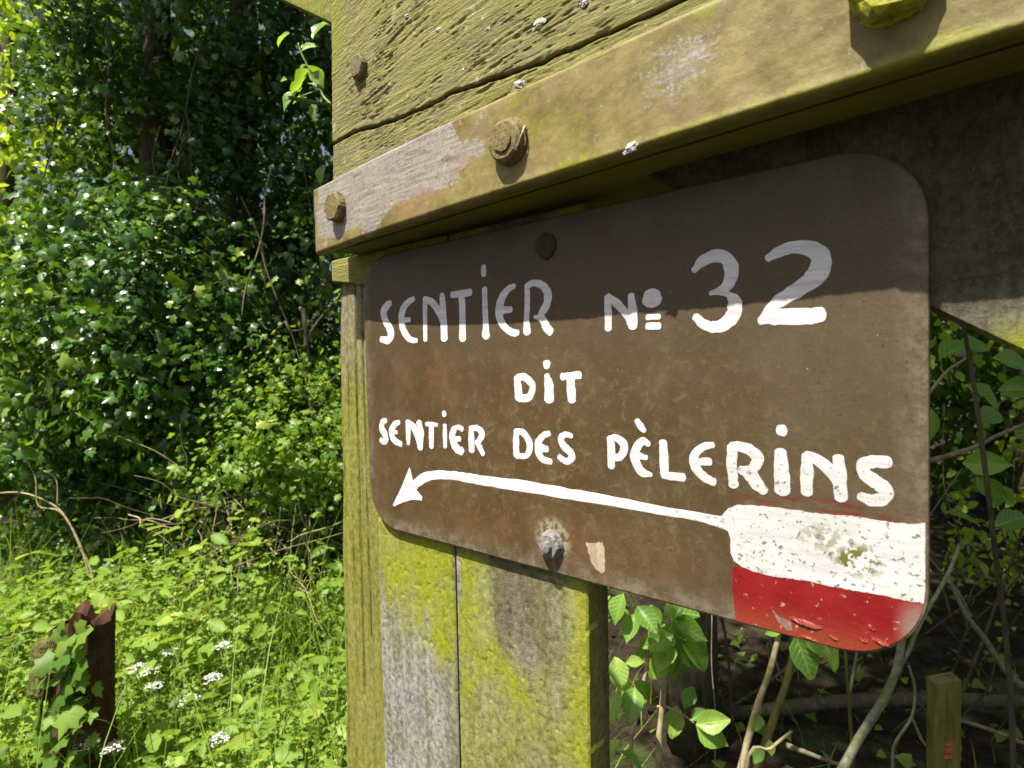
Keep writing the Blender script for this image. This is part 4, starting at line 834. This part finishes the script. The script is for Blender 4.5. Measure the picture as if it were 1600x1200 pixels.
def leaves_on(t, specs, protos, base=(0, -.55, .55), rg=rng, sc=1.22):
    """specs: (x, y, z of the leaf base, direction it hangs in degrees clockwise from up, length in mm, lean, tint)"""
    for (x, y, z, ang, L, tilt, *tt) in specs:
        a = math.radians(ang); tip = RT * math.sin(a) + UP * math.cos(a) - FW * .25 * rg.random()
        n = np.array(base) + .35 * rg.normal(size=3) - FW * tilt + UP * .15
        leaf_obj(protos[tt[0] if tt else rng.integers(0, 4)], t, np.array([x, y, z]) + FW * (.02 * rg.normal()), n, tip, L * sc / 1000)
t = branch("leafy_sapling", "young shrub with broad fresh green leaves growing under the sign beside the mossy boards", [(SB, .0065, .003), (SBT, .0022, .0014)], 'pale_twig', "sapling", "saplings under the sign")
leaves_on(t, [(-0.085, 0.628, -0.42, 250, 42, .6), (-0.083, 0.63, -0.414, 215, 50, .6), (-0.081, 0.631, -0.428, 190, 62, .7, 1), (-0.08, 0.633, -0.42, 150, 58, .6), (-0.078, 0.634, -0.414, 120, 50, .4), (-0.083, 0.631, -0.407, 95, 45, .3), (-0.081, 0.632, -0.404, 330, 24, .4), (-0.088, 0.625, -0.433, 225, 52, .5), (-0.084, 0.628, -0.443, 200, 48, .5),
    (-0.072, 0.639, -0.428, 140, 62, .2), (-0.08, 0.631, -0.454, 175, 46, .4), (-0.091, 0.621, -0.452, 215, 40, .5), (-0.07, 0.64, -0.454, 165, 42, .2), (-0.077, 0.636, -0.402, 20, 20, .5), (-0.088, 0.626, -0.407, 300, 22, .5),
    (-0.068, 0.636, -0.562, 190, 42, .7, 3), (-0.062, 0.642, -0.562, 20, 32, .5), (-0.051, 0.65, -0.579, 80, 45, .6), (-0.051, 0.651, -0.581, 120, 46, .5), (-0.055, 0.647, -0.577, 45, 26, .5)], LV_FRESH)
t = branch("leafy_sapling", "slender two-leaved shrub stem growing against the shaded side of the mossy boards", [(SA, .0045, .0022), ([(-.118, .594, -.53), (-.135, .575, -.50), (-.150, .56, -.485)], .002, .001), ([(-.109, .604, -.47), (-.128, .585, -.41), (-.145, .57, -.385)], .002, .001)], 'pale_twig', "sapling", "saplings under the sign")
leaves_on(t, [(-0.128, 0.565, -0.358, 195, 40, .6), (-0.118, 0.574, -0.365, 150, 40, .5), (-0.112, 0.578, -0.394, 195, 38, .2), (-0.1, 0.591, -0.366, 160, 26, .3), (-0.138, 0.552, -0.463, 170, 40, .7), (-0.127, 0.561, -0.465, 75, 24, .7, 3), (-0.141, 0.547, -0.499, 140, 36, .7, 3), (-0.137, 0.55, -0.509, 165, 40, .6), (-0.116, 0.569, -0.505, 190, 44, .3), (-0.111, 0.574, -0.499, 150, 32, .3), (-0.137, 0.546, -0.597, 185, 36, .2), (-0.129, 0.552, -0.602, 200, 40, .1), (-0.141, 0.553, -0.37, 200, 26, .1)], LV_FRESH)
HZ = [rext((-.073, .888, -.811), (-.059, .904, -.73)), (-.073, .888, -.811), (-.059, .904, -.73), (-.046, .92, -.667), (-.027, .94, -.592), (-.016, .954, -.529), (-.009, .962, -.479)]
t = branch("leafy_sapling", "pale bent stem with drooping leaves peeping out beneath the red blaze", [(HZ, .008, .0045)], 'pale_twig', "sapling", "saplings under the sign")
leaves_on(t, [(0, 0.942, -0.514, 255, 30, .3), (0.012, 0.952, -0.521, 165, 66, .2, 0), (0.021, 0.96, -0.524, 145, 46, .2), (0.051, 0.986, -0.535, 205, 26, .4), (0.073, 1.006, -0.542, 185, 44, .2), (-0.034, 0.903, -0.681, 200, 26, .6), (-0.028, 0.906, -0.715, 170, 22, .6), (-0.033, 0.901, -0.736, 210, 28, .5)], LV_FRESH)
HZ2 = [rext((-.136, 1.229, -.919), (-.108, 1.261, -.809)), (-.136, 1.229, -.919), (-.108, 1.261, -.809), (-.091, 1.281, -.715), (-.079, 1.295, -.62)]
branch("bare_sapling", "dull slanting stem in shade close behind the pale bent sapling", [(HZ2, .011, .007)], 'stake', "sapling")
LE = [rext((.086, .965, -.781), (.117, .997, -.704)), (.086, .965, -.781), (.117, .997, -.704), (.153, 1.033, -.626), (.170, 1.052, -.561), (.176, 1.06, -.50), (.185, 1.08, -.40)]
LF = [(.164, 1.045, -.585), (.184, 1.065, -.543), (.201, 1.083, -.489), (.23, 1.18, -.424), (.243, 1.261, -.378)]
branch("leaning_branch", "thick lichen-grey forked branch leaning up behind the sign's red corner", [(LE, .0095, .006), (LF, .0048, .0035)], 'lichen_twig')
RS = [root((.33, 1.2)), (.33, 1.2, -.7), (.30, 1.16, -.3), (.27, 1.13, .0), (.25, 1.10, .12)]
t = branch("leafy_sapling", "dim broad-leaved sapling standing in shade just below the sloping brace", [(RS, .006, .003)], 'bark', "sapling", "saplings under the sign")
leaves_on(t, [(0.203, 1.244, 0.005, 55, 70, .3, 0), (0.241, 1.279, 0.023, 80, 62, .2, 0), (0.285, 1.317, 0.002, 100, 66, .2, 1), (0.329, 1.356, -0.019, 200, 60, .2, 0), (0.241, 1.275, -0.049, 150, 58, .3, 0), (0.3, 1.327, -0.064, 110, 64, .2, 0), (0.212, 1.247, -0.101, 190, 60, .2, 0), (0.271, 1.298, -0.129, 60, 56, .3, 1), (0.325, 1.345, -0.157, 140, 64, .2, 0), (0.222, 1.251, -0.206, 95, 62, .5, 2), (0.262, 1.284, -0.24, 120, 50, .3, 0), (0.316, 1.332, -0.262, 200, 60, .2, 0), (0.213, 1.237, -0.311, 150, 54, .2, 0), (0.287, 1.302, -0.34, 60, 58, .2, 0)], LV_FRESH)
TWS = [("thin straight greenish stem rising behind the red blaze", [(.068, 1.148, -.853), (.064, 1.148, -.757), (.057, 1.148, -.634), (.053, 1.148, -.52)], .0045, 'stake', True),
    ("crooked twig forking beside the orange-marked stake", [(.113, 1.318, -.937), (.118, 1.325, -.878), (.145, 1.353, -.82), (.15, 1.36, -.754), (.139, 1.353, -.702)], .0042, 'lichen_twig', True),
    ("short twig slanting down to the orange-marked stake's foot", [(.155, 1.618, -1.068), (.129, 1.598, -1.0), (.11, 1.584, -.94)], .005, 'twig', True),
    ("mossy stick slanting through the thicket above the orange-marked stake", [(.329, 1.784, -.872), (.291, 1.753, -.82), (.253, 1.722, -.743), (.215, 1.692, -.675), (.177, 1.663, -.573)], .009, 'lichen_twig', False),
    ("dead stick lying low beyond the orange-marked stake", [(.42, 2.12, -1.19), (.337, 2.046, -1.155), (.266, 1.984, -1.114), (.181, 1.91, -1.074)], .008, 'twig', False),
    ("bare brown twig level with the sign's red blaze, past its right edge", [(.19, 1.289, -.214), (.256, 1.349, -.189), (.297, 1.387, -.163), (.38, 1.46, -.12)], .0055, 'twig', False),
    ("thin twig just below the sloping brace", [(.19, 1.16, -.085), (.205, 1.175, -.057), (.228, 1.198, -.02), (.256, 1.224, .004)], .004, 'twig', False),
    ("pale stick lying flat at the foot of the leaning branch", [(-.036, 1.056, -.815), (.005, 1.092, -.837), (.056, 1.136, -.863)], .006, 'twig', False),
    ("broken stick poking up between sapling and leaning branch", [(-.026, .8, -.739), (.008, .833, -.691), (.036, .859, -.66)], .004, 'pale_twig', True),
    ("hair-thin dry stalk hanging straight behind the sapling leaves", [(-.067, .763, -.735), (-.067, .768, -.631), (-.073, .768, -.538), (-.073, .772, -.446)], .0014, 'twig', True)]
for lab, P, r, m, rt in TWS:
    if rt: P = [root(P[0])] + list(P)
    branch("bare_twig", lab, [(P, r, r * .6)], m, "twig", "bare twigs in the thicket")
rg = np.random.default_rng(77)
THL = ["thin dark brown twig with one side shoot in the thicket right of the upright boards"] * 3
THL[0] = "thin lichen-grey twig with one side shoot in the thicket right of the upright boards"
for i in range(26):                                            # tangle of thin shaded twigs in the thicket
    a = plot(.55 + 1.9 * rg.random(), 1.7 + 1.3 * rg.random(), 0); a[2] = gz(a[0], a[1]); L = .5 + .9 * rg.random()
    b = a + np.array([rg.normal() * .35, rg.normal() * .35, L]); P = wobble_path(a, b, 6, .035, rg)
    branch("thicket_twig", THL[i % 3], [(P, .004 + .004 * rg.random(), .0015), (wobble_path(P[3], P[3] + rg.normal(size=3) * .22 + np.array([0, 0, .1]), 4, .02, rg), .002, .001)], 'bark' if i % 3 else 'lichen_twig', "twig", "dark thicket twigs", sides=5)
# mossy fallen log and a marked stake
lg = thing("fallen_log", "mossy fallen log lying in the shade behind the leaning branch", "log", (.3, 2.3, gz(.3, 2.3)))
v, f = tube([(-.45, 1.75, -1.22), (-.1, 2.1, -1.20), (.35, 2.45, -1.20), (.9, 2.85, -1.23)], [.022, .025, .024, .02], 10, .14, 3, res=4); attach(obj("trunk", mesh_np("trunk", v, F=f, smooth=True), M['bark']), lg)
def stake_mesh(w_, d_, z0, z1, seed):
    rg = np.random.default_rng(seed); zz = np.linspace(z0, z1, 9); V = []; prof = [(-1, -1), (-.2, -1.05), (.1, -.85), (1, -1), (1, 1), (-1, 1)]
    for z in zz:
        for a, b in prof: V.append((a * w_ / 2 + .0012 * rg.normal(), b * d_ / 2 + .0012 * rg.normal(), z + (.006 * a if z == zz[-1] else 0)))
    n = len(prof); F = []
    for i in range(8):
        for j in range(n): F.append((i * n + j, i * n + (j + 1) % n, (i + 1) * n + (j + 1) % n, (i + 1) * n + j))
    F += [tuple(range(n))[::-1], tuple(8 * n + j for j in range(n))]; return V, F
sp = np.array([0.212, 1.285, -0.68]); st = thing("marker_stake", "squared greenish wooden stake with a smear of orange paint standing in the thicket", "stake", (sp[0], sp[1], gz(sp[0], sp[1])))
st.rotation_euler = (0, 0, math.radians(34)); H = sp[2] - st.location.z
v, f = stake_mesh(.050, .036, -.05, H, 4); obj("post", mesh_np("post", v, F=f), M['stake'], st)
v, f = stake_mesh(.0515, .0375, H - .165, H - .125, 5); pm = obj("paint_mark", mesh_np("paint_mark", v, F=f), M['orange'], st); pm.location = (.010, 0, 0); pm.scale = (.62, 1, 1)

# leafy spray poking out beside the beam's sawn end
S0 = [(-.205, .06, .30), (-.26, .14, .333), (-.287, .15, .354), (-.296, .143, .378), (-.306, .135, .404), (-.310, .132, .420)]
t = branch("climbing_sprig", "small sunlit sprig with pointed leaves beside the cross beam's sawn end", [(S0, .0022, .0009), ([(-.290, .147, .362), (-.306, .128, .352), (-.318, .115, .348)], .0012, .0006)], 'stem', "sprig")
leaves_on(t, [(-0.306, 0.135, 0.408, 290, 30, .3, 3), (-0.306, 0.135, 0.408, 60, 28, .3, 3), (-0.305, 0.136, 0.407, 30, 18, .4), (-0.307, 0.133, 0.404, 250, 16, .5), (-0.304, 0.136, 0.398, 200, 40, -.6, 3), (-0.302, 0.138, 0.395, 170, 38, -.6, 3), (-0.297, 0.142, 0.387, 150, 30, .9, 1), (-0.313, 0.127, 0.367, 215, 38, .9, 2), (-0.297, 0.141, 0.356, 195, 34, .9, 1), (-0.3, 0.137, 0.35, 200, 24, .6, 3), (-0.316, 0.124, 0.375, 340, 18, .4), (-0.291, 0.146, 0.362, 320, 16, .4), (-0.316, 0.124, 0.369, 280, 14, .4, 3), (-0.307, 0.132, 0.374, 200, 26, -.5, 3), (-0.283, 0.158, 0.448, 200, 42, .5, 0), (-0.286, 0.147, 0.271, 200, 32, .5, 1)], LV_FRESH, sc=.8)

# ------------------------------------------------------------------ rotten stump with ivy
def stump_mesh():
    n, k = 28, 26; V = []; F = []
    for i in range(k):
        u = i / (k - 1); z = u * .66
        for j in range(n):
            a = j / n * 2 * np.pi; c, s = math.cos(a), math.sin(a)
            e = (abs(c) ** 5 + abs(s) ** 5) ** (-.2)
            r = .060 * e * (1.08 - .2 * u)
            fl = float(vnoise(c * 4 + 5, s * 4 + 5, z * 7, 3)) ; fl2 = float(vnoise(c * 11 + 5, s * 11, z * 3, 4))
            r *= .78 + .22 * fl + .26 * fl2
            top = -.012 * fl2 if i < k - 1 else .03 - .13 * float(vnoise(c * 2.5 + 9, s * 2.5 + 3, 0., 5)) - .02 * (c < .2)
            V.append((r * c * .92 + .010 * u, r * s, z + top))
    for i in range(k - 1):
        for j in range(n): F.append((i * n + j, i * n + (j + 1) % n, (i + 1) * n + (j + 1) % n, (i + 1) * n + j))
    V.append((0, 0, .60)); c = len(V) - 1
    for j in range(n): F.append(((k - 1) * n + j, (k - 1) * n + (j + 1) % n, c))
    return V, F
sx, sy = -1.365, .077
st = thing("post_stump", "rotten reddish post stump with ivy climbing over it in the sunny verge", "stump", (sx, sy, gz(sx, sy)))
v, f = stump_mesh(); b = obj("stump_wood", mesh_np("stump_wood", v, F=f), M['rot'], st); b.rotation_euler = (0, .05, math.radians(36))
mv = []
for q in range(5):
    a = rng.random((60, 3)) - .5; c = np.array([.012, -.046, .59 - .03 * q]) + .012 * rng.normal(size=3)
    d = unit(a); r = .025 * (.8 + .4 * rng.random((60, 1)))
    mv.append(c + d * r * np.array([1, 1, .6]))
import bmesh
bm = bmesh.new(); [bm.verts.new(p) for c in mv for p in c]; bmesh.ops.convex_hull(bm, input=bm.verts); me = bpy.data.meshes.new("moss_cushion"); 
bmesh.ops.subdivide_edges(bm, edges=bm.edges, cuts=2, use_grid_fill=True, fractal=.6, seed=2); bm.to_mesh(me); bm.free(); me.materials.append(M['moss']); obj("moss_cushion", me, None, st)
iv, if_ = tube([(.045, -.085, -.02), (.06, -.07, .2), (.05, -.075, .38), (.06, -.06, .52), (.04, -.03, .63)], [.006, .005, .004, .003, .002], 6, .1, 2, res=5); obj("ivy_stem", mesh_np("ivy_stem", iv, F=if_, smooth=True), M['bark'], st)
LV_ST = leaf_protos("leaf", T_ivy(), M['herb'], 4, (.05, .25, .5, .7))
for (x, y, z, ang, L, tilt, k) in [(-1.251, 0.046, -0.526, 220, 40, .9, 1), (-1.228, 0.067, -0.533, 160, 42, .9, 2), (-1.23, 0.064, -0.558, 200, 44, .8, 2), (-1.249, 0.047, -0.55, 235, 40, .7, 1), (-1.24, 0.053, -0.597, 215, 52, .6, 0), (-1.265, 0.03, -0.614, 230, 50, .7, 1), (-1.219, 0.071, -0.615, 180, 56, .6, 0), (-1.23, 0.063, -0.589, 150, 40, .8, 2), (-1.254, 0.036, -0.692, 210, 46, .6, 0), (-1.235, 0.051, -0.721, 185, 58, .9, 3), (-1.259, 0.03, -0.713, 240, 40, .5, 0), (-1.277, 0.011, -0.769, 220, 48, .5, 0),
        (-1.242, 0.042, -0.785, 190, 44, .5, 1), (-1.237, 0.045, -0.82, 175, 40, .8, 3), (-1.263, 0.021, -0.827, 200, 46, .5, 0), (-1.29, 0.001, -0.741, 250, 40, .4, 0), (-1.178, 0.114, -0.496, 50, 36, .5, 3), (-1.191, 0.102, -0.488, 300, 30, .8, 3), (-1.28, 0.014, -0.656, 240, 36, .5, 1), (-1.222, 0.066, -0.658, 150, 34, .5, 0)]:
    a = math.radians(ang); tip = RT * math.sin(a) + UP * math.cos(a); n = -FW * tilt * .6 + np.array([-.1, -.4, .5]) + .25 * rng.normal(size=3)
    leaf_obj(LV_ST[k], st, (x, y, z), n, tip, L * 1.1 / 1000)

for q in range(30):
    q_ = np.array([-1.254, 0.036, -0.692]) + RT * .12 * (rng.random() - .5) + UP * .34 * (rng.random() - .5) + FW * .03 * rng.random(); a = rng.normal() * .6 + math.pi * 1.05; tip = RT * math.sin(a) + UP * math.cos(a)
    leaf_obj(LV_ST[rng.integers(0, 3)], st, q_, -FW * .6 + np.array([-.1, -.3, .5]) + .4 * rng.normal(size=3), tip, .034 + .026 * rng.random())

# dead bramble tangle under the hawthorn
rg = np.random.default_rng(9); bt = thing("bramble_tangle", "tangle of dead brown bramble canes in the hollow under the hawthorn bush", "brambles", pl(-1.25, 2.75, GROUND))
for i in range(70):
    a = plot(-1.58 + .75 * rg.random(), 2.42 + .22 * rg.random(), GROUND + .25 + .42 * rg.random()); hd = rg.normal(size=3) * np.array([.32, .28, .18]); 
    P = wobble_path(a, a + hd + np.array([.0, 0, .10]), 6, .03, rg); r = .0012 + .0026 * rg.random() ** 2
    v, f = tube(P, np.linspace(r, r * .5, 6), 5, .1, i, res=3); attach(obj("cane", mesh_np("cane", v, F=f, smooth=True), M['twig' if i % 3 else 'pale_twig']), bt)
for i in range(8):
    a = plot(-1.5 + .6 * rg.random(), 2.45 + .2 * rg.random(), GROUND); P = [a, a + np.array([rg.normal() * .05, 0, .35]), a + np.array([rg.normal() * .2, rg.normal() * .15, .62])]
    v, f = tube(P, [.004, .003, .0012], 5, .1, i, res=4); attach(obj("cane", mesh_np("cane", v, F=f, smooth=True), M['pale_twig']), bt)

# ------------------------------------------------------------------ verge: grass, herbs, nettles, white flowers
rg = np.random.default_rng(15)
def blades(n, s0, s1, o0, o1, h0, h1, w_):
    s = s0 + (s1 - s0) * rg.random(n); o = o0 + (o1 - o0) * rg.random(n)
    x = CAM[0] + .745 * s - .6675 * o; y = CAM[1] + .667 * s + .7437 * o; z = ground_z(x, y) - .01
    dens = fbm(x * 2.2, y * 2.2, 0., 3, 33); keep = rg.random(n) < sstep(.25, .5, dens) * .8 + .2; x, y, z = x[keep], y[keep], z[keep]; n = len(x); dens = dens[keep]
    h = (h0 + (h1 - h0) * rg.random(n) ** 1.5) * (.7 + .6 * dens); az = rg.random(n) * 2 * np.pi; bend = .15 + .6 * rg.random(n)
    d = np.c_[np.cos(az), np.sin(az), 0 * az]; sd = np.c_[-np.sin(az), np.cos(az), 0 * az]; b = np.c_[x, y, z]; V = []
    for u, ww in ((0, .8), (.35, 1.), (.7, .7)):
        c = b + d * (h * bend * u * u)[:, None] + np.c_[0 * h, 0 * h, h * (u - .25 * bend * u * u)]
        V += [c - sd * (w_ * ww * .5), c + sd * (w_ * ww * .5)]
    V.append(b + d * (h * bend)[:, None] + np.c_[0 * h, 0 * h, h * (1 - .25 * bend)])
    V = np.stack(V, 1); T = np.array([(0, 1, 3), (0, 3, 2), (2, 3, 5), (2, 5, 4), (4, 5, 6)])[None] + (np.arange(n) * 7)[:, None, None]
    return V.reshape(-1, 3), T.reshape(-1, 3), np.repeat(np.clip(rg.random(n) * .9 + .12 * (rg.random(n) > .85), 0, 1), 7)
tag(obj("grass", leaf_mesh("grass", [blades(11000, -3.2, .15, 1.05, 2.75, .12, .42, .0034), blades(2600, -3.2, .15, 1.1, 2.9, .35, .75, .0028), blades(150, .2, 2.2, 1.4, 2.6, .05, .2, .004)], M['grass'])), "rank green grass of the sunny verge", kind="stuff")
def low_herbs(n, s0, s1, o0, o1, size, zmax, tm, seed, nz=None):
    rg = np.random.default_rng(seed); s = s0 + (s1 - s0) * rg.random(n); o = o0 + (o1 - o0) * rg.random(n)
    x = CAM[0] + .745 * s - .6675 * o; y = CAM[1] + .667 * s + .7437 * o; d = .5 * fbm(x * 2.5, y * 2.5, 0., 3, 63) + .5 * fbm(x * 1.1 + 7, y * 1.1, 0., 2, 64); d = np.clip((d - .5) * 1.7 + .5, 0, 1)
    z = ground_z(x, y) + zmax * (.2 + .8 * rg.random(n) ** .8) * (.25 + .75 * sstep(.2, .8, d)) * (.75 + .5 * sstep(1.5, 2.6, o))
    hol = (o > 2.3) & (s > -1.7) & (s < -.75) & (rg.random(n) < .93); z = np.where(hol, ground_z(x, y) + .03, z)   # the hollow under the brambles stays bare
    nrm = unit(np.c_[.5 * rg.normal(size=n), -.15 + .5 * rg.normal(size=n), np.full(n, .8)]); tip = unit(np.c_[rg.normal(size=n), rg.normal(size=n), np.full(n, .1)])
    return scatter(tm, np.c_[x, y, z], nrm, tip, size * (.5 + .8 * rg.random(n)), np.clip(.6 * d + .5 * rg.random(n), 0, 1))
tag(obj("ground_cover", leaf_mesh("ground_cover", [low_herbs(60000, -3.2, .1, 1.1, 3.0, .016, .50, SML, 5), low_herbs(11000, -3.2, .1, 1.1, 3.0, .030, .48, LOB, 6), low_herbs(450, .3, 3.0, 1.3, 4.0, .04, .10, IVL, 7), low_herbs(5200, -3.2, .1, 1.2, 2.9, .058, .54, T_nettle(), 8)], M['herb'])), "low weeds and creeping herbs covering the verge", kind="stuff")
def nettle(x, y, H, n, label, L=.06, protos=LV_NET, name="nettle_plant", cat="nettle", group="leafy weeds in the verge"):
    z = gz(x, y); t = thing(name, label, cat, (x, y, z), group); lean = rg.normal(size=2) * .05
    P = [(x, y, z), (x + lean[0] * .4, y + lean[1] * .4, z + H * .5), (x + lean[0], y + lean[1], z + H)]
    v, f = tube(P, [.003, .0025, .001], 5, .05, 1, res=4); attach(obj("stem", mesh_np("stem", v, F=f, smooth=True), M['stem']), t)
    for k in range(n):
        u = .35 + .65 * (k // 2) / max(1, (n - 1) // 2); az = (k % 2) * np.pi + (k // 2) * np.pi / 2 + rg.random() * .5
        p = np.array([x + lean[0] * u, y + lean[1] * u, z + H * u]); d = np.array([math.cos(az), math.sin(az), 0])
        leaf_obj(protos[rg.integers(0, 4)], t, p, np.array([0, -.1, 1]) + .35 * d + .2 * rg.normal(size=3), d + np.array([0, 0, .05 - .4 * rg.random()]), L * (1.15 - .5 * u) * (.8 + .4 * rg.random()))
    return t
NP = [(-1.582, 0.87, -0.969, 2), (-1.763, 0.911, -0.936, 2), (-1.655, 0.946, -0.845, 1), (-1.481, 0.693, -0.96, 2), (-1.23, 0.65, -0.94, 2), (-1.246, 0.502, -0.919, 4), (-2.036, 0.072, -0.729, 0), (-1.603, -0.013, -0.786, 0), (-1.399, -0.008, -0.839, 0), (-2.299, 0.236, -0.782, 0), (-2.169, 0.485, -0.827, 3), (-1.936, 0.558, -0.864, 3), (-1.916, 0.709, -0.884, 3), (-1.897, 0.324, -0.862, 4), (-1.363, 0.264, -0.89, 4), (-1.159, 0.311, -0.931, 4), (-1.745, 1.005, -0.731, 1), (-1.98, 0.923, -0.836, 1), (-2.476, 0.214, -0.744, 0), (-2.317, 0.093, -0.63, 0), (-0.98, 0.539, -0.921, 2), (-1.599, 0.589, -0.914, 4)]
NLAB = ["upright leafy nettle crowding the rotten post stump", "tall leafy nettle between the dead brambles and the narrow olive board", "short leafy nettle at the foot of the narrow olive board",
    "leafy nettle in the open grass between the rotten stump and the dead brambles", "leafy nettle among the white flowers of the verge"]
for x, y, z, k in NP:                                           # x, y, z of the plant's tip
    nettle(x, y, max(.18, min(.75, z - gz(x, y) + .03)), 12, NLAB[k], .075)
def umbel(x, y, z, k):
    top = np.array([x, y, z]); bx_, by_ = top[0] + .02 * rg.normal(), top[1] + .02 * rg.normal(); z = gz(bx_, by_)
    t = thing("white_flower", ["white umbel flower right beside the rotten stump", "white umbel flower in the close cluster in the sunny verge", "white umbel flower between the cluster of umbels and the olive board"][k], "flower", (bx_, by_, z), "white flowers in the verge")
    v, f = tube([(bx_, by_, z), ((bx_ + top[0]) / 2, (by_ + top[1]) / 2, (z + top[2]) / 2), top - np.array([0, 0, .02])], [.0028, .0022, .0014], 5, .05, 1, res=4); attach(obj("stem", mesh_np("stem", v, F=f, smooth=True), M['stem']), t)
    m = 11; pts = []; 
    for k in range(m):
        a = k * 2.4; r = .025 * math.sqrt(k / m); pts.append(top + np.array([r * math.cos(a), r * math.sin(a), .006 - r * r * 9]))
    pts = np.array(pts); rays = [tube([top - np.array([0, 0, .02]), q - np.array([0, 0, .002])], [.0006, .0005], 4) for q in pts]
    v, f = join(rays); attach(obj("umbel_rays", mesh_np("umbel_rays", v, F=f), M['stem']), t)
    n = m * 8; pp = np.repeat(pts, 8, 0) + rg.normal(size=(n, 3)) * np.array([.003, .003, .0012]); az = rg.random(n) * 6.28
    s_ = scatter(SML, pp, unit(np.c_[.3 * rg.normal(size=(n, 2)), np.ones(n)]), np.c_[np.cos(az), np.sin(az), 0 * az], np.full(n, .0070), rg.random(n))
    attach(obj("flower_head", leaf_mesh("flower_head", [s_], M['petal'])), t)
for x, y, z, k in [(-1.534, 0.353, -0.803, 1), (-1.55, 0.27, -0.821, 1), (-1.489, 0.285, -0.817, 1), (-1.404, 0.267, -0.824, 1), (-1.339, 0.392, -0.83, 2), (-1.303, 0.317, -0.845, 2), (-1.469, 0.478, -0.81, 2), (-1.238, 0.08, -0.822, 0), (-1.197, 0.117, -0.83, 0), (-1.07, 0.297, -0.847, 2)]:
    umbel(x, y, z, k)
